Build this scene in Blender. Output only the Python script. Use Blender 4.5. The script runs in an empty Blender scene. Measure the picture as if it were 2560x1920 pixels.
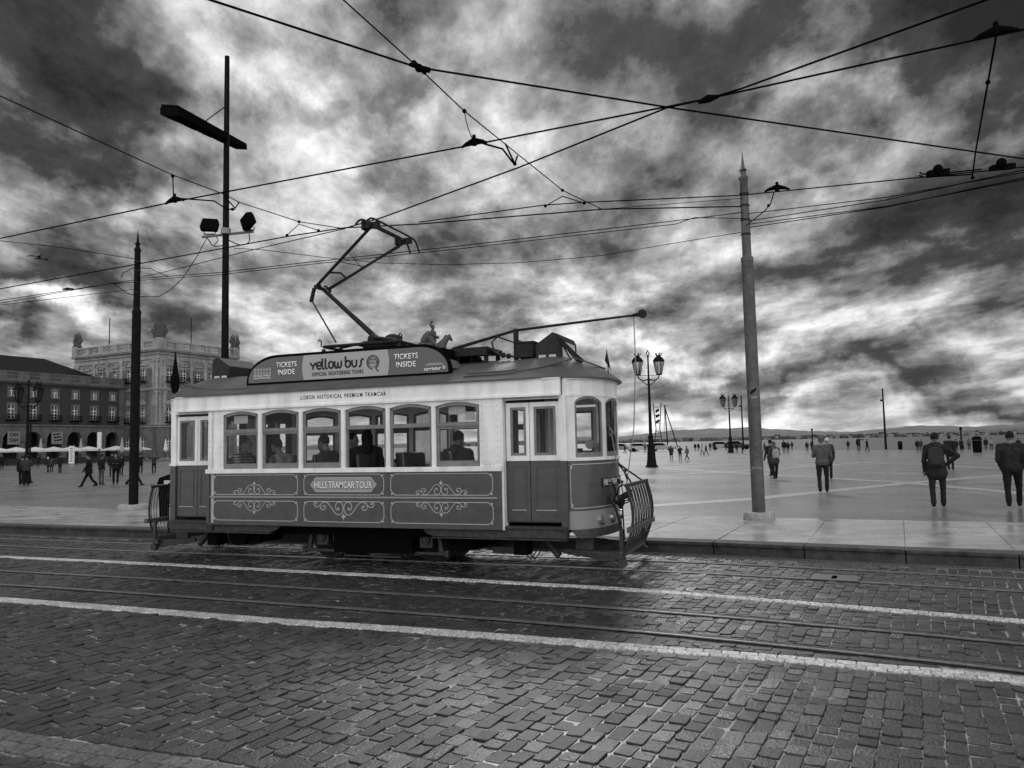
import bpy, bmesh, math, random
import numpy as np
from mathutils import Matrix, Vector
random.seed(7); rng = np.random.RandomState(5)
rad = math.radians
# ------------------------------------------------------------------ camera
CZ = 1.8; F = 1923.0
scn = bpy.context.scene
cd = bpy.data.cameras.new('camera'); cam = bpy.data.objects.new('camera', cd)
scn.collection.objects.link(cam); scn.camera = cam
cam.matrix_world = Matrix.Translation((0, 0, CZ)) @ Matrix.Rotation(rad(94.5), 4, 'X') @ Matrix.Rotation(rad(-1.25), 4, 'Z')
cd.sensor_width = 36; cd.lens = 36 * F / 2560; cd.clip_start = .1; cd.clip_end = 20000
CM = np.array(cam.matrix_world.to_3x3())
def ray(u, v): return CM @ np.array([(u - 1280) / F, -(v - 960) / F, -1.0])
def at(u, v, z=0.0):            # surveyed point of the place: where a sight line meets the level z
    d = ray(u, v); t = (z - CZ) / d[2]; return np.array([t * d[0], t * d[1], z])
def atd(u, v, dist):            # same, at a given distance ahead
    d = ray(u, v); return np.array([0, 0, CZ]) + d * dist / d[1]
# ------------------------------------------------------------------ world
SUN_EL, SUN_AZ = rad(34), rad(3)     # azimuth from +Y clockwise: veiled sun high ahead, above the frame
w = bpy.data.worlds.new('World'); scn.world = w; w.use_nodes = True
nt = w.node_tree; nt.nodes.clear(); N = nt.nodes.new; L = nt.links.new
def nmath(nt, op, a, b=None, c=None, clamp=False):
    n = nt.nodes.new('ShaderNodeMath'); n.operation = op; n.use_clamp = clamp
    for i, x in enumerate((a, b, c)):
        if x is None: continue
        if isinstance(x, (int, float)): n.inputs[i].default_value = x
        else: nt.links.new(x, n.inputs[i])
    return n.outputs[0]
def nvec(nt, op, a, b=None):
    n = nt.nodes.new('ShaderNodeVectorMath'); n.operation = op
    for i, x in enumerate((a, b)):
        if x is None: continue
        if isinstance(x, (tuple, list)): n.inputs[i].default_value = x
        else: nt.links.new(x, n.inputs[i])
    return n.outputs['Value'] if op in ('LENGTH', 'DOT_PRODUCT') else n.outputs['Vector']
def nnoise(nt, vec, scale, detail=6, rough=.55, dist=0.0):
    n = nt.nodes.new('ShaderNodeTexNoise'); n.inputs['Scale'].default_value = scale
    n.inputs['Detail'].default_value = detail; n.inputs['Roughness'].default_value = rough
    n.inputs['Distortion'].default_value = dist
    if vec is not None: nt.links.new(vec, n.inputs['Vector'])
    return n
def nmap(nt, x, a, b, c, d, smooth=False):
    n = nt.nodes.new('ShaderNodeMapRange'); nt.links.new(x, n.inputs[0])
    if smooth: n.interpolation_type = 'SMOOTHSTEP'
    for i, q in enumerate((a, b, c, d)): n.inputs[1 + i].default_value = q
    return n.outputs[0]
def build_sky():
    tc = N('ShaderNodeTexCoord').outputs['Generated']
    sep = N('ShaderNodeSeparateXYZ'); L(tc, sep.inputs[0]); X, Y, Z = sep.outputs
    zc = nmath(nt, 'MAXIMUM', Z, 0.0)
    h = nmath(nt, 'ADD', zc, .15)
    cb = N('ShaderNodeCombineXYZ'); L(nmath(nt, 'DIVIDE', X, h), cb.inputs[0]); L(nmath(nt, 'DIVIDE', Y, h), cb.inputs[1])
    q = cb.outputs[0]                                                     # the cloud deck seen from below
    # cloud banks: broad masses placed by bearing and elevation, edges torn by noise
    wn = nnoise(nt, tc, 4.5, 6, .58)
    wv = nvec(nt, 'MULTIPLY', nvec(nt, 'SUBTRACT', wn.outputs['Color'], (.5, .5, .5)), (.50, .34, 0))
    ae = N('ShaderNodeCombineXYZ'); L(nmath(nt, 'ARCTAN2', X, Y), ae.inputs[0]); L(nmath(nt, 'ARCSINE', Z), ae.inputs[1])
    p = nvec(nt, 'ADD', ae.outputs[0], wv)
    acc = None
    for (px, py, rx, ry, a) in BLOBS:
        d = ray(px * 1.1573, py * 1.1573); d = d / np.linalg.norm(d)
        az, el = math.atan2(d[0], d[1]), math.asin(d[2])
        v = nvec(nt, 'MULTIPLY', nvec(nt, 'SUBTRACT', p, (az, el, 0)), (1550.0 / rx, 1550.0 / ry, 0))
        m = nmap(nt, nvec(nt, 'LENGTH', v), 0, 1.75, a, 0, True)
        acc = m if acc is None else nmath(nt, 'ADD', acc, m)
    def c(n, k): return nmath(nt, 'MULTIPLY', nmath(nt, 'SUBTRACT', n, .5), k)
    def add(*t):
        o = t[0]
        for x in t[1:]: o = nmath(nt, 'ADD', o, x)
        return o
    # heaps with lit rims: difference of two samples of one noise, shifted towards the light behind the clouds
    mp = N('ShaderNodeMapping'); L(q, mp.inputs[0]); mp.inputs['Rotation'].default_value = (0, 0, rad(28)); mp.inputs['Scale'].default_value = (1.0, .62, 1)
    qa = mp.outputs[0]; qb = nvec(nt, 'ADD', qa, (.045, .16, 0))
    A1 = nnoise(nt, qa, 1.2, 11, .585, .22).outputs['Fac']; A2 = nnoise(nt, qb, 1.2, 11, .585, .22).outputs['Fac']
    rim = nmath(nt, 'SUBTRACT', A1, A2)
    B1 = nnoise(nt, qa, 3.6, 8, .66, .2).outputs['Fac']
    C1 = nnoise(nt, tc, 9.0, 8, .66, .1).outputs['Fac']
    lowk = nmap(nt, Z, .01, .20, .50, 1.0, True)      # banks thin out and merge towards the horizon
    s = nmath(nt, 'MULTIPLY', add(c(A1, 1.1), nmath(nt, 'MULTIPLY', rim, 1.35), c(B1, .85), c(C1, .75)), lowk)
    s = add(s, nmath(nt, 'MULTIPLY', acc, .70))
    s = nmath(nt, 'ADD', s, .51)
    s = nmath(nt, 'ADD', s, nmap(nt, Z, .01, .07, .14, 0, True))
    # unseen sky behind the photographer, brightened to light the near side of the tram
    s = nmath(nt, 'ADD', s, nmap(nt, Y, -.35, .05, .85, 0, True))
    cr = N('ShaderNodeValToRGB'); L(s, cr.inputs[0]); e = cr.color_ramp.elements
    e[0].position = .0; e[0].color = (.012,) * 3 + (1,); e[1].position = 1.0; e[1].color = (1.0,) * 3 + (1,)
    for pos, val in ((.25, .045), (.45, .17), (.62, .36), (.82, .70)):
        k = e.new(pos); k.color = (val,) * 3 + (1,)
    sky = N('ShaderNodeTexSky'); sky.sky_type = 'NISHITA'; sky.sun_disc = False
    sky.sun_elevation = SUN_EL; sky.sun_rotation = SUN_AZ
    bw = N('ShaderNodeRGBToBW'); L(sky.outputs[0], bw.inputs[0])
    base = nmath(nt, 'MULTIPLY', bw.outputs[0], .05)
    b1 = N('ShaderNodeBackground'); L(base, b1.inputs[0]); b1.inputs[1].default_value = 1.0
    b2 = N('ShaderNodeBackground'); L(cr.outputs[0], b2.inputs[0]); b2.inputs[1].default_value = 1.0
    mx = N('ShaderNodeMixShader'); mx.inputs[0].default_value = .97     # nearly closed cloud deck
    L(b1.outputs[0], mx.inputs[1]); L(b2.outputs[0], mx.inputs[2])
    o = N('ShaderNodeOutputWorld'); L(mx.outputs[0], o.inputs[0])
BLOBS = [ # bearing/elevation of each cloud mass as sighted, half sizes, brightness
 (640,150,110,55,.34),(870,240,75,50,.32),(1190,235,170,70,.10),(900,350,260,90,.12),(1850,200,80,60,.30),(1600,150,120,50,.12),
 (60,690,150,40,.75),(390,715,90,40,.28),(650,700,90,40,.22),(1560,735,280,22,.32),(1690,885,260,18,.30),(1480,870,90,28,.26),
 (1010,600,240,60,.16),(820,440,260,70,.14),(2020,665,200,30,.22),(1750,600,180,50,.10),(450,120,120,60,.12),(140,360,120,60,.12),(1350,640,250,70,.12),(1120,80,120,60,.05),
 (-20,60,230,150,-.55),(690,215,130,75,-.34),(330,245,85,45,-.30),(70,265,120,32,-.34),(215,470,130,45,-.26),(120,585,170,40,-.46),(20,735,70,36,-.62),
 (430,680,60,24,-.15),(1980,20,380,110,-.62),(2230,240,150,180,-.36),(2010,490,260,55,-.34),(1420,80,200,90,-.22),(1900,805,280,17,-.26),(2170,770,150,50,-.34),
 (780,30,240,60,-.22),(1560,330,160,60,-.18),(1100,520,260,40,-.08),(1560,800,200,30,-.14),(1750,250,90,60,-.2),(2300,640,160,200,-.15),(-60,400,110,160,-.2)]
build_sky()
sl = bpy.data.lights.new('sun', 'SUN'); so = bpy.data.objects.new('sun', sl); scn.collection.objects.link(so)
sl.energy = .9; sl.angle = rad(13); sl.color = (1, 1, 1)
sd = Vector((math.sin(SUN_AZ) * math.cos(SUN_EL), math.cos(SUN_AZ) * math.cos(SUN_EL), math.sin(SUN_EL)))
so.rotation_euler = sd.to_track_quat('Z', 'Y').to_euler()
scn.view_settings.view_transform = 'Standard'; scn.view_settings.look = 'None'
scn.view_settings.exposure = 0.40; scn.view_settings.gamma = 1
# ------------------------------------------------------------------ materials
MC = {}
def M(name, v=.5, rough=.6, metal=0.0, noise=None, bump=None, spec=.5, streak=None, rnoise=None):
    if name in MC: return MC[name]
    m = bpy.data.materials.new(name); m.use_nodes = True; t = m.node_tree; b = t.nodes['Principled BSDF']
    b.inputs['Base Color'].default_value = (v, v, v, 1); b.inputs['Roughness'].default_value = rough
    b.inputs['Metallic'].default_value = metal; b.inputs['Specular IOR Level'].default_value = spec
    tc = t.nodes.new('ShaderNodeTexCoord').outputs['Object']
    if noise:
        sc, amt = noise; n = nnoise(t, tc, sc, 6, .65).outputs['Fac']
        f = nmap(t, n, .3, .7, v * (1 - amt), v * (1 + amt))
        if streak:
            mp = t.nodes.new('ShaderNodeMapping'); t.links.new(tc, mp.inputs[0]); mp.inputs['Scale'].default_value = streak[0]
            n2 = nnoise(t, mp.outputs[0], 1, 5, .6).outputs['Fac']
            f = nmath(t, 'MULTIPLY', f, nmap(t, n2, .45, .75, 1, 1 - streak[1]))
        t.links.new(f, b.inputs['Base Color'])
    if rnoise:
        n = nnoise(t, tc, rnoise[0], 5, .6).outputs['Fac']; t.links.new(nmap(t, n, .35, .65, rnoise[1], rnoise[2]), b.inputs['Roughness'])
    if bump:
        n = nnoise(t, tc, bump[0], 5, .6).outputs['Fac']; bn = t.nodes.new('ShaderNodeBump')
        bn.inputs['Strength'].default_value = bump[1]; bn.inputs['Distance'].default_value = bump[2] if len(bump) > 2 else .01
        t.links.new(n, bn.inputs['Height']); t.links.new(bn.outputs[0], b.inputs['Normal'])
    MC[name] = m; return m
def glass_mat(name, tint=.85, refl=.9):
    m = bpy.data.materials.new(name); m.use_nodes = True; t = m.node_tree; t.nodes.clear()
    fr = t.nodes.new('ShaderNodeFresnel'); fr.inputs[0].default_value = 1.16
    tr = t.nodes.new('ShaderNodeBsdfTransparent'); tr.inputs[0].default_value = (tint,) * 3 + (1,)
    gl = t.nodes.new('ShaderNodeBsdfGlossy'); gl.inputs['Roughness'].default_value = .02; gl.inputs[0].default_value = (refl,) * 3 + (1,)
    mx = t.nodes.new('ShaderNodeMixShader'); o = t.nodes.new('ShaderNodeOutputMaterial')
    t.links.new(fr.outputs[0], mx.inputs[0]); t.links.new(tr.outputs[0], mx.inputs[1]); t.links.new(gl.outputs[0], mx.inputs[2]); t.links.new(mx.outputs[0], o.inputs[0])
    return m
CREAM = M('cream paint', .78, .42, noise=(3, .12), streak=((5, 5, .6), .28), bump=(40, .04))
GREYP = M('grey side paint', .055, .30, noise=(4, .28), streak=((1.2, 1.2, 7), .25), bump=(30, .05), rnoise=(4, .25, .45))
GREYL = M('pale lower dash paint', .24, .28, noise=(4, .08), bump=(30, .04))
ROOFM = M('roof paint', .085, .6, spec=.3, noise=(2.5, .22), bump=(12, .2))
WOOD = M('window wood', .17, .5, noise=(7, .25), streak=((3, 3, 30), .2), bump=(30, .1))
LINE = M('pale lining paint', .40, .5)
WHITE = M('white lettering', .82, .5)
DKTXT = M('dark lettering', .015, .6, spec=.2)
IRON = M('dark iron', .012, .6, spec=.25, noise=(9, .4), bump=(30, .3))
IRON2 = M('worn steel', .045, .5, .2, spec=.3, noise=(12, .5), bump=(30, .3))
BLACK = M('black frame', .006, .9, spec=0.0)
WIREM = M('wire metal', .005, .9, spec=0.0)
CHROME = M('bright metal', .6, .2, 1.0)
GLASS = glass_mat('window glass', .94)
# ------------------------------------------------------------------ mesh builder
col = scn.collection
class MB:
    def __init__(s): s.v = []; s.f = []; s.mi = []; s.k = 0
    def add(s, vs, fs):
        o = len(s.v); s.v += [tuple(map(float, q)) for q in vs]; s.f += [tuple(o + i for i in f) for f in fs]; s.mi += [s.k] * len(fs); return s
    def box(s, x0, x1, y0, y1, z0, z1):
        return s.add([(x0,y0,z0),(x1,y0,z0),(x1,y1,z0),(x0,y1,z0),(x0,y0,z1),(x1,y0,z1),(x1,y1,z1),(x0,y1,z1)],
                     [(0,3,2,1),(4,5,6,7),(0,1,5,4),(1,2,6,5),(2,3,7,6),(3,0,4,7)])
    def obox(s, c, ax, ay, az):   # oriented box: centre and three half axes
        c, ax, ay, az = map(np.array, (c, ax, ay, az)); vs = []
        for k in (-1, 1):
            for i, j in ((-1,-1),(1,-1),(1,1),(-1,1)): vs.append(c + i*ax + j*ay + k*az)
        return s.add(vs, [(0,3,2,1),(4,5,6,7),(0,1,5,4),(1,2,6,5),(2,3,7,6),(3,0,4,7)])
    def tube(s, pts, r, n=6, cap=True):
        pts = [np.array(p, float) for p in pts]; m = len(pts); rs = r if isinstance(r, (list, tuple)) else [r] * m
        vs = []; prev = None
        for i, p in enumerate(pts):
            d = pts[min(i+1, m-1)] - pts[max(i-1, 0)]; d /= (np.linalg.norm(d) + 1e-9)
            if prev is None: a = np.cross(d, (0,0,1) if abs(d[2]) < .9 else (1,0,0))
            else: a = prev - d * (prev @ d)
            a /= (np.linalg.norm(a) + 1e-9); prev = a; b = np.cross(d, a)
            for k in range(n):
                t = 2*math.pi*k/n; vs.append(p + rs[i]*(math.cos(t)*a + math.sin(t)*b))
        fs = [(i*n+k, i*n+(k+1) % n, (i+1)*n+(k+1) % n, (i+1)*n+k) for i in range(m-1) for k in range(n)]
        if cap: fs += [tuple(range(n))[::-1], tuple((m-1)*n+k for k in range(n))]
        return s.add(vs, fs)
    def lathe(s, prof, n=16, c=(0,0,0)):     # [(radius, z)]
        vs = [(c[0]+r*math.cos(2*math.pi*k/n), c[1]+r*math.sin(2*math.pi*k/n), c[2]+z) for r, z in prof for k in range(n)]
        m = len(prof); fs = [(i*n+k, i*n+(k+1) % n, (i+1)*n+(k+1) % n, (i+1)*n+k) for i in range(m-1) for k in range(n)]
        fs += [tuple(range(n))[::-1], tuple((m-1)*n+k for k in range(n))]
        return s.add(vs, fs)
    def prism(s, poly, y0, y1):              # polygon in x,z extruded along y
        n = len(poly); vs = [(x, y0, z) for x, z in poly] + [(x, y1, z) for x, z in poly]
        return s.add(vs, [tuple(range(n)), tuple(range(2*n-1, n-1, -1))] + [(i, n+i, n+(i+1) % n, (i+1) % n) for i in range(n)])
    def prismz(s, poly, z0, z1):
        n = len(poly); vs = [(x, y, z0) for x, y in poly] + [(x, y, z1) for x, y in poly]
        return s.add(vs, [tuple(range(n-1, -1, -1)), tuple(range(n, 2*n))] + [(i, (i+1) % n, n+(i+1) % n, n+i) for i in range(n)])
    def ball(s, c, r, n=10, m=7):
        r = (r,)*3 if isinstance(r, (int, float)) else r; vs = []
        for i in range(m+1):
            t = math.pi*i/m
            for k in range(n): a = 2*math.pi*k/n; vs.append((c[0]+r[0]*math.sin(t)*math.cos(a), c[1]+r[1]*math.sin(t)*math.sin(a), c[2]+r[2]*math.cos(t)))
        return s.add(vs, [(i*n+k, (i+1)*n+k, (i+1)*n+(k+1) % n, i*n+(k+1) % n) for i in range(m) for k in range(n)])
    def strip(s, pts, wd, y0, y1, closed=False):      # flat band in x,z following pts
        pts = [np.array(p, float) for p in pts]; m = len(pts)
        if closed: pts = pts + [pts[0]]; m += 1
        L_, R_ = [], []
        for i, p in enumerate(pts):
            if closed and i in (0, m-1): d1 = pts[1]-pts[0]; d0 = pts[-1]-pts[-2]
            else: d1 = pts[min(i+1, m-1)]-pts[min(i, m-2)]; d0 = pts[max(i, 1)]-pts[max(i-1, 0)]
            d0 = d0/(np.linalg.norm(d0)+1e-9); d1 = d1/(np.linalg.norm(d1)+1e-9); d = d0+d1; d /= np.linalg.norm(d)+1e-9
            nn = np.array([-d[1], d[0]]); k = wd/2/max(.5, nn @ np.array([-d0[1], d0[0]])); L_.append(p+nn*k); R_.append(p-nn*k)
        vs = [(q[0], y0, q[1]) for q in L_+R_] + [(q[0], y1, q[1]) for q in L_+R_]; M2 = 2*m; fs = []
        for i in range(m-1): fs += [(i, i+1, m+i+1, m+i), (M2+i, M2+m+i, M2+m+i+1, M2+i+1), (i, M2+i, M2+i+1, i+1), (m+i, m+i+1, M2+m+i+1, M2+m+i)]
        return s.add(vs, fs)
    def holed(s, x0, x1, z0, z1, holes, y0, y1):       # wall with rectangular openings (hx0,hx1,hz0,hz1)
        zs = sorted({z0, z1, *[h[2] for h in holes], *[h[3] for h in holes]})
        for a, b in zip(zs[:-1], zs[1:]):
            zc = (a+b)/2; hs = sorted([h for h in holes if h[2] < zc < h[3]]); x = x0
            for h in hs:
                if h[0] > x: s.box(x, h[0], y0, y1, a, b)
                x = max(x, h[1])
            if x < x1: s.box(x, x1, y0, y1, a, b)
        return s
    def mesh(s, name, mats, smooth=False):
        me = bpy.data.meshes.new(name); me.from_pydata(s.v, [], s.f)
        for m in (mats if isinstance(mats, (list, tuple)) else [mats]): me.materials.append(m)
        me.polygons.foreach_set('material_index', s.mi)
        bm = bmesh.new(); bm.from_mesh(me); bmesh.ops.recalc_face_normals(bm, faces=bm.faces); bm.to_mesh(me); bm.free()
        if smooth:
            me.polygons.foreach_set('use_smooth', [True]*len(me.polygons))
            try: me.set_sharp_from_angle(angle=rad(40))
            except Exception: pass
        me.update(); return me
    def build(s, name, mats, parent=None, smooth=False, bevel=0):
        o = bpy.data.objects.new(name, s.mesh(name, mats, smooth)); col.objects.link(o)
        if parent: o.parent = parent
        if bevel:
            b = o.modifiers.new('bevel', 'BEVEL'); b.width = bevel; b.segments = 2; b.limit_method = 'ANGLE'
        return o
def tag(o, label=None, cat=None, group=None, kind=None):
    if label: o['label'] = label
    if cat: o['category'] = cat
    if group: o['group'] = group
    if kind: o['kind'] = kind
    return o
def thing(name, label, cat, loc=(0,0,0), rz=0, group=None):
    o = bpy.data.objects.new(name, None); col.objects.link(o); o.location = loc; o.rotation_euler = (0, 0, rz); o.empty_display_size = .3
    return tag(o, label, cat, group)
def copy_tree(o, parent=None):
    c = o.copy(); col.objects.link(c)
    if parent: c.parent = parent
    for ch in list(o.children): copy_tree(ch, c)
    return c
def catmull(P, k=6):
    P = [np.array(p, float) for p in P]; P = [2*P[0]-P[1]] + P + [2*P[-1]-P[-2]]; out = []
    for i in range(1, len(P)-2):
        for j in range(k):
            t = j/k; out.append(.5*((2*P[i])+(-P[i-1]+P[i+1])*t+(2*P[i-1]-5*P[i]+4*P[i+1]-P[i+2])*t*t+(-P[i-1]+3*P[i]-3*P[i+1]+P[i+2])*t**3))
    return out + [P[-2]]
def text(s, x0, x1, z0, h, y, mat, parent, name='lettering', bold=0.0, depth=.004, seg=3, sp=1.0):
    cu = bpy.data.curves.new('t', 'FONT'); cu.body = s; cu.size = 1; cu.offset = bold; cu.resolution_u = seg; cu.extrude = .0; cu.space_character = sp
    cu.align_x = 'CENTER' if x1 is None else 'LEFT'
    o = bpy.data.objects.new('t', cu); col.objects.link(o); dg = bpy.context.evaluated_depsgraph_get()
    me = bpy.data.meshes.new_from_object(o.evaluated_get(dg)); bpy.data.objects.remove(o)
    n = len(me.vertices); co = np.empty(n*3); me.vertices.foreach_get('co', co); co = co.reshape(-1, 3)
    k = h/.7; mn, mx = co[:, 0].min(), co[:, 0].max(); sx = k if x1 is None else (x1-x0)/(mx-mn); off = 0 if x1 is None else mn
    new = np.column_stack([x0+(co[:, 0]-off)*sx, np.full(n, y), z0+co[:, 1]*k]); me.vertices.foreach_set('co', new.ravel())
    bm = bmesh.new(); bm.from_mesh(me); r = bmesh.ops.extrude_face_region(bm, geom=list(bm.faces))
    for q in r['geom']:
        if isinstance(q, bmesh.types.BMVert): q.co.y += depth
    bmesh.ops.recalc_face_normals(bm, faces=bm.faces); bm.to_mesh(me); bm.free()
    me.materials.clear(); me.materials.append(mat)
    o = bpy.data.objects.new(name, me); col.objects.link(o); o.parent = parent; return o
# ------------------------------------------------------------------ ground, road, platform, water, hills
PZ = .2
UA = rad(26.5); UV = np.array([math.sin(UA), math.cos(UA)]); VV = np.array([-math.cos(UA), math.sin(UA)])   # the square's own grid
def smooth(P, k=8): return np.array(catmull(P, k))
KERB = smooth([(-40,31.5),(-28,26.0),(-19,21.6),(-12.0,18.1),(-7.8,16.4),(-4,15.05),(-1,13.95),(2.2,12.72),(4.65,11.45),(6.77,10.40),(9.2,9.2),(13,7.3),(20,3.6),(30,-2)])
BACK = smooth([(-40,38.5),(-28,32),(-19,26.5),(-14,23.7),(-11.0,22.3),(-9.8,23.6),(-8.4,23.6),(-5.5,20.8),(0,18.3),(3,16.92),(6.28,15.34),(9.2,13.95),(14,11.6),(22,7.6),(32,2)])
RAIL_N = smooth([(-40,28.5),(-28,23.2),(-19,19.2),(-10.3,15.6),(-8.6,14.9),(-5.5,13.75),(-3.3,12.93),(-1.5,12.25),(1,11.27),(3.02,10.38),(4.09,9.82),(5.74,8.95),(9,7.2),(13,5.0),(24,-1)])
RAIL_B = smooth([(-40,25),(-20,16.9),(-12,13.75),(-8.09,12.24),(-5.02,11.07),(-2.8,10.16),(-.05,9.03),(1.65,8.24),(3.03,7.50),(4.32,6.75),(7,5.0),(10,2.8),(18,-3)])
STR_A = smooth([(-40,26.6),(-20,18.4),(-13,15.5),(-9.23,13.96),(-6.18,12.79),(-3.96,11.86),(-1.72,10.95),(-.06,10.24),(1.37,9.6),(2.55,8.95),(3.6,8.33),(4.87,7.56),(8,5.6),(12,3),(18,-1)])
STR_D = smooth([(-40,23),(-20,15.1),(-10,11.2),(-6.5,9.86),(-5.04,9.29),(-3.7,8.76),(-2.51,8.28),(-1.23,7.83),(-.05,7.37),(1.17,6.88),(2.06,6.53),(2.85,6.17),(3.71,5.76),(6,4.4),(10,1.6),(14,-2)])
STR_E = smooth([(-14,9.4),(-8,7.1),(-5,5.75),(-3.3,5.05),(-2.42,4.72),(-1.78,4.48),(0,3.7),(2,2.6),(5,.6)])
def offs(P, d):
    P = np.asarray(P); T = np.gradient(P, axis=0); T /= np.linalg.norm(T, axis=1)[:, None]
    return P + d*np.column_stack([-T[:, 1], T[:, 0]])       # +d is away from the camera
def yon(P, x): return np.interp(x, P[:, 0], P[:, 1])
def ribbon(mb, P, d0, d1, z0, z1=None):
    A, B = offs(P, d0), offs(P, d1); n = len(A)
    if z1 is None: z1 = z0
    vs = [(*a, z0) for a in A] + [(*b, z1) for b in B]
    return mb.add(vs, [(i, i+1, n+i+1, n+i) for i in range(n-1)])
def box_ribbon(mb, P, d0, d1, z0, z1):
    A, B = offs(P, d0), offs(P, d1); n = len(A)
    vs = [(*a, z0) for a in A] + [(*b, z0) for b in B] + [(*a, z1) for a in A] + [(*b, z1) for b in B]
    fs = []
    for i in range(n-1): fs += [(2*n+i, 2*n+i+1, 3*n+i+1, 3*n+i), (i, 2*n+i, 2*n+i+1, i+1)[::-1], (n+i, n+i+1, 3*n+i+1, 3*n+i), (i, n+i, n+i+1, i+1)]
    fs += [(0, n, 3*n, 2*n), (n-1, 2*n-1, 4*n-1, 3*n-1)]
    return mb.add(vs, fs)
DIRT = M('road bedding', .02, .8, spec=.1, noise=(9, .5), bump=(40, .6))
b = MB(); n = 60
b.add([(-60, -12, -.03), (60, -12, -.03)] + [(x, yon(KERB, x) + .12, -.03) for x in np.linspace(60, -60, n)], [tuple(range(n+2))])
tag(b.build('road', DIRT), kind='structure')
# --- cobbles: every sett its own low block with worn edges, laid in rows square to the tracks
def cobble_mat(name, v, lo, hi):
    m = M(name, v, .45, noise=(34, .8), spec=.45, bump=(48, .9, .008), rnoise=(.5, lo, hi)); t = m.node_tree; bs = t.nodes['Principled BSDF']
    at_ = t.nodes.new('ShaderNodeAttribute'); at_.attribute_name = 'tone'
    src = bs.inputs['Base Color'].links[0].from_socket
    t.links.new(nmath(t, 'MULTIPLY', src, at_.outputs['Fac']), bs.inputs['Base Color'])
    rs = bs.inputs['Roughness'].links[0].from_socket; t.links.new(nmath(t, 'ADD', rs, nmap(t, at_.outputs['Fac'], .5, 1.8, .12, -.12)), bs.inputs['Roughness']); return m
COB = cobble_mat('dark basalt sett', .019, .26, .52)
def setts(name, boxes, mat, zb=-.03, inset=.012, jit=.007):
    # boxes: centre, half a, half b, direction angle, top height
    V, Fc, T = [], [], []
    for (cx, cy, ha, hb, an, zt, tone) in boxes:
        c, s = math.cos(an), math.sin(an); o = len(V); k = min(ha, hb)*.20
        cor = [(ha, -hb+k), (ha, hb-k), (ha-k, hb), (-ha+k, hb), (-ha, hb-k), (-ha, -hb+k), (-ha+k, -hb), (ha-k, -hb)]
        j = rng.uniform(-jit*.6, jit*.6, (8, 2)); tl = rng.uniform(-.055, .055, 2)*(jit/.007)
        for zi, (sc, z) in enumerate(((1, zb), (1, zt-.010), (.985, zt-.003), (.955, zt))):
            for q, (a, b_) in enumerate(cor):
                a2, b2 = (a+j[q, 0])*(1 if zi < 1 else sc), (b_+j[q, 1])*(1 if zi < 1 else sc)
                V.append((cx+a2*c-b2*s, cy+a2*s+b2*c, z + (tl[0]*a2+tl[1]*b2 if zi else 0)))
        V.append((cx, cy, zt+.001))
        for r in range(3): Fc += [(o+r*8+q, o+r*8+(q+1) % 8, o+(r+1)*8+(q+1) % 8, o+(r+1)*8+q) for q in range(8)]
        Fc += [(o+24+q, o+24+(q+1) % 8, o+32) for q in range(8)]; T += [tone]*33
    me = bpy.data.meshes.new(name); me.from_pydata(V, [], Fc); me.materials.append(mat)
    a = me.attributes.new('tone', 'FLOAT', 'POINT'); a.data.foreach_set('value', T)
    me.polygons.foreach_set('use_smooth', ([True]*16+[False]*16)*(len(Fc)//32))
    o = bpy.data.objects.new(name, me); col.objects.link(o); return o
RIBS = [(RAIL_N, -.075, .11), (RAIL_N, .81, .99), (RAIL_B, -.075, .12), (RAIL_B, -1.0, -.80), (STR_A, -.11, .11), (STR_D, -.12, .12), (STR_E, -.15, .15)]
def pdist(P, x, y):
    i = np.clip(np.searchsorted(P[:, 0], x), 1, len(P)-1); a, c = P[i-1], P[i]; t = (c-a)/np.linalg.norm(c-a)
    return t[0]*(y-a[1]) - t[1]*(x-a[0])                    # signed: + beyond
boxes = []; ang = math.pi/2 - UA - rad(2)
ca, sa = math.cos(ang), math.sin(ang)
def inview(x, y): return y > 2.6 and abs(x) < .74*y + 1.6
for i in range(-210, 235):
    wr = .120; bb = i*wr + .002*math.sin(i*1.7); a = -6 + rng.uniform(0, .2)
    while a < 34:
        ln = rng.choice([.13, .15, .17, .19, .22]); a0 = a; a += ln + .009
        cx0, cy0 = ca*(a0+ln/2) - sa*bb, sa*(a0+ln/2) + ca*bb
        wob = .035*math.sin(cx0*.8+cy0*.6) + .02*math.sin(cx0*2.3-cy0*1.1)
        cx, cy = cx0 - sa*wob, cy0 + ca*wob
        if not inview(cx, cy) or cy > yon(KERB, cx) - .30: continue
        ok = True
        for P, d0, d1 in RIBS:
            d = pdist(P, cx, cy)
            if d0 - .05 < d < d1 + .05: ok = False; break
        if not ok: continue
        boxes.append((cx, cy, ln/2-.004, wr/2-.0045, ang+rng.uniform(-.025, .025), rng.uniform(-.006, .006), float(np.clip(rng.lognormal(0, .45), .35, 3.0))))
# setts trimmed along the rails and strips
for P, d0, d1 in RIBS:
    for dd, sgn in ((d0, -1), (d1, 1)):
        Q = offs(P, dd + sgn*.065); seg = np.linalg.norm(np.diff(Q, axis=0), axis=1); cum = np.concatenate([[0], np.cumsum(seg)])
        tpos = 0
        while tpos < cum[-1]-.2:
            ln = rng.uniform(.11, .2); tt = tpos+ln/2; tpos += ln+.012
            x, y = np.interp(tt, cum, Q[:, 0]), np.interp(tt, cum, Q[:, 1])
            if not inview(x, y) or y > yon(KERB, x)-.25: continue
            if any(e0-.02 < pdist(P2, x, y) < e1+.02 for P2, e0, e1 in RIBS): continue
            k = min(np.searchsorted(cum, tt), len(Q)-1); t = Q[k]-Q[k-1]
            boxes.append((x, y, ln/2, .05, math.atan2(t[1], t[0]), rng.uniform(-.005, .003), float(np.clip(rng.normal(1, .25), .5, 1.8))))
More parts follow.
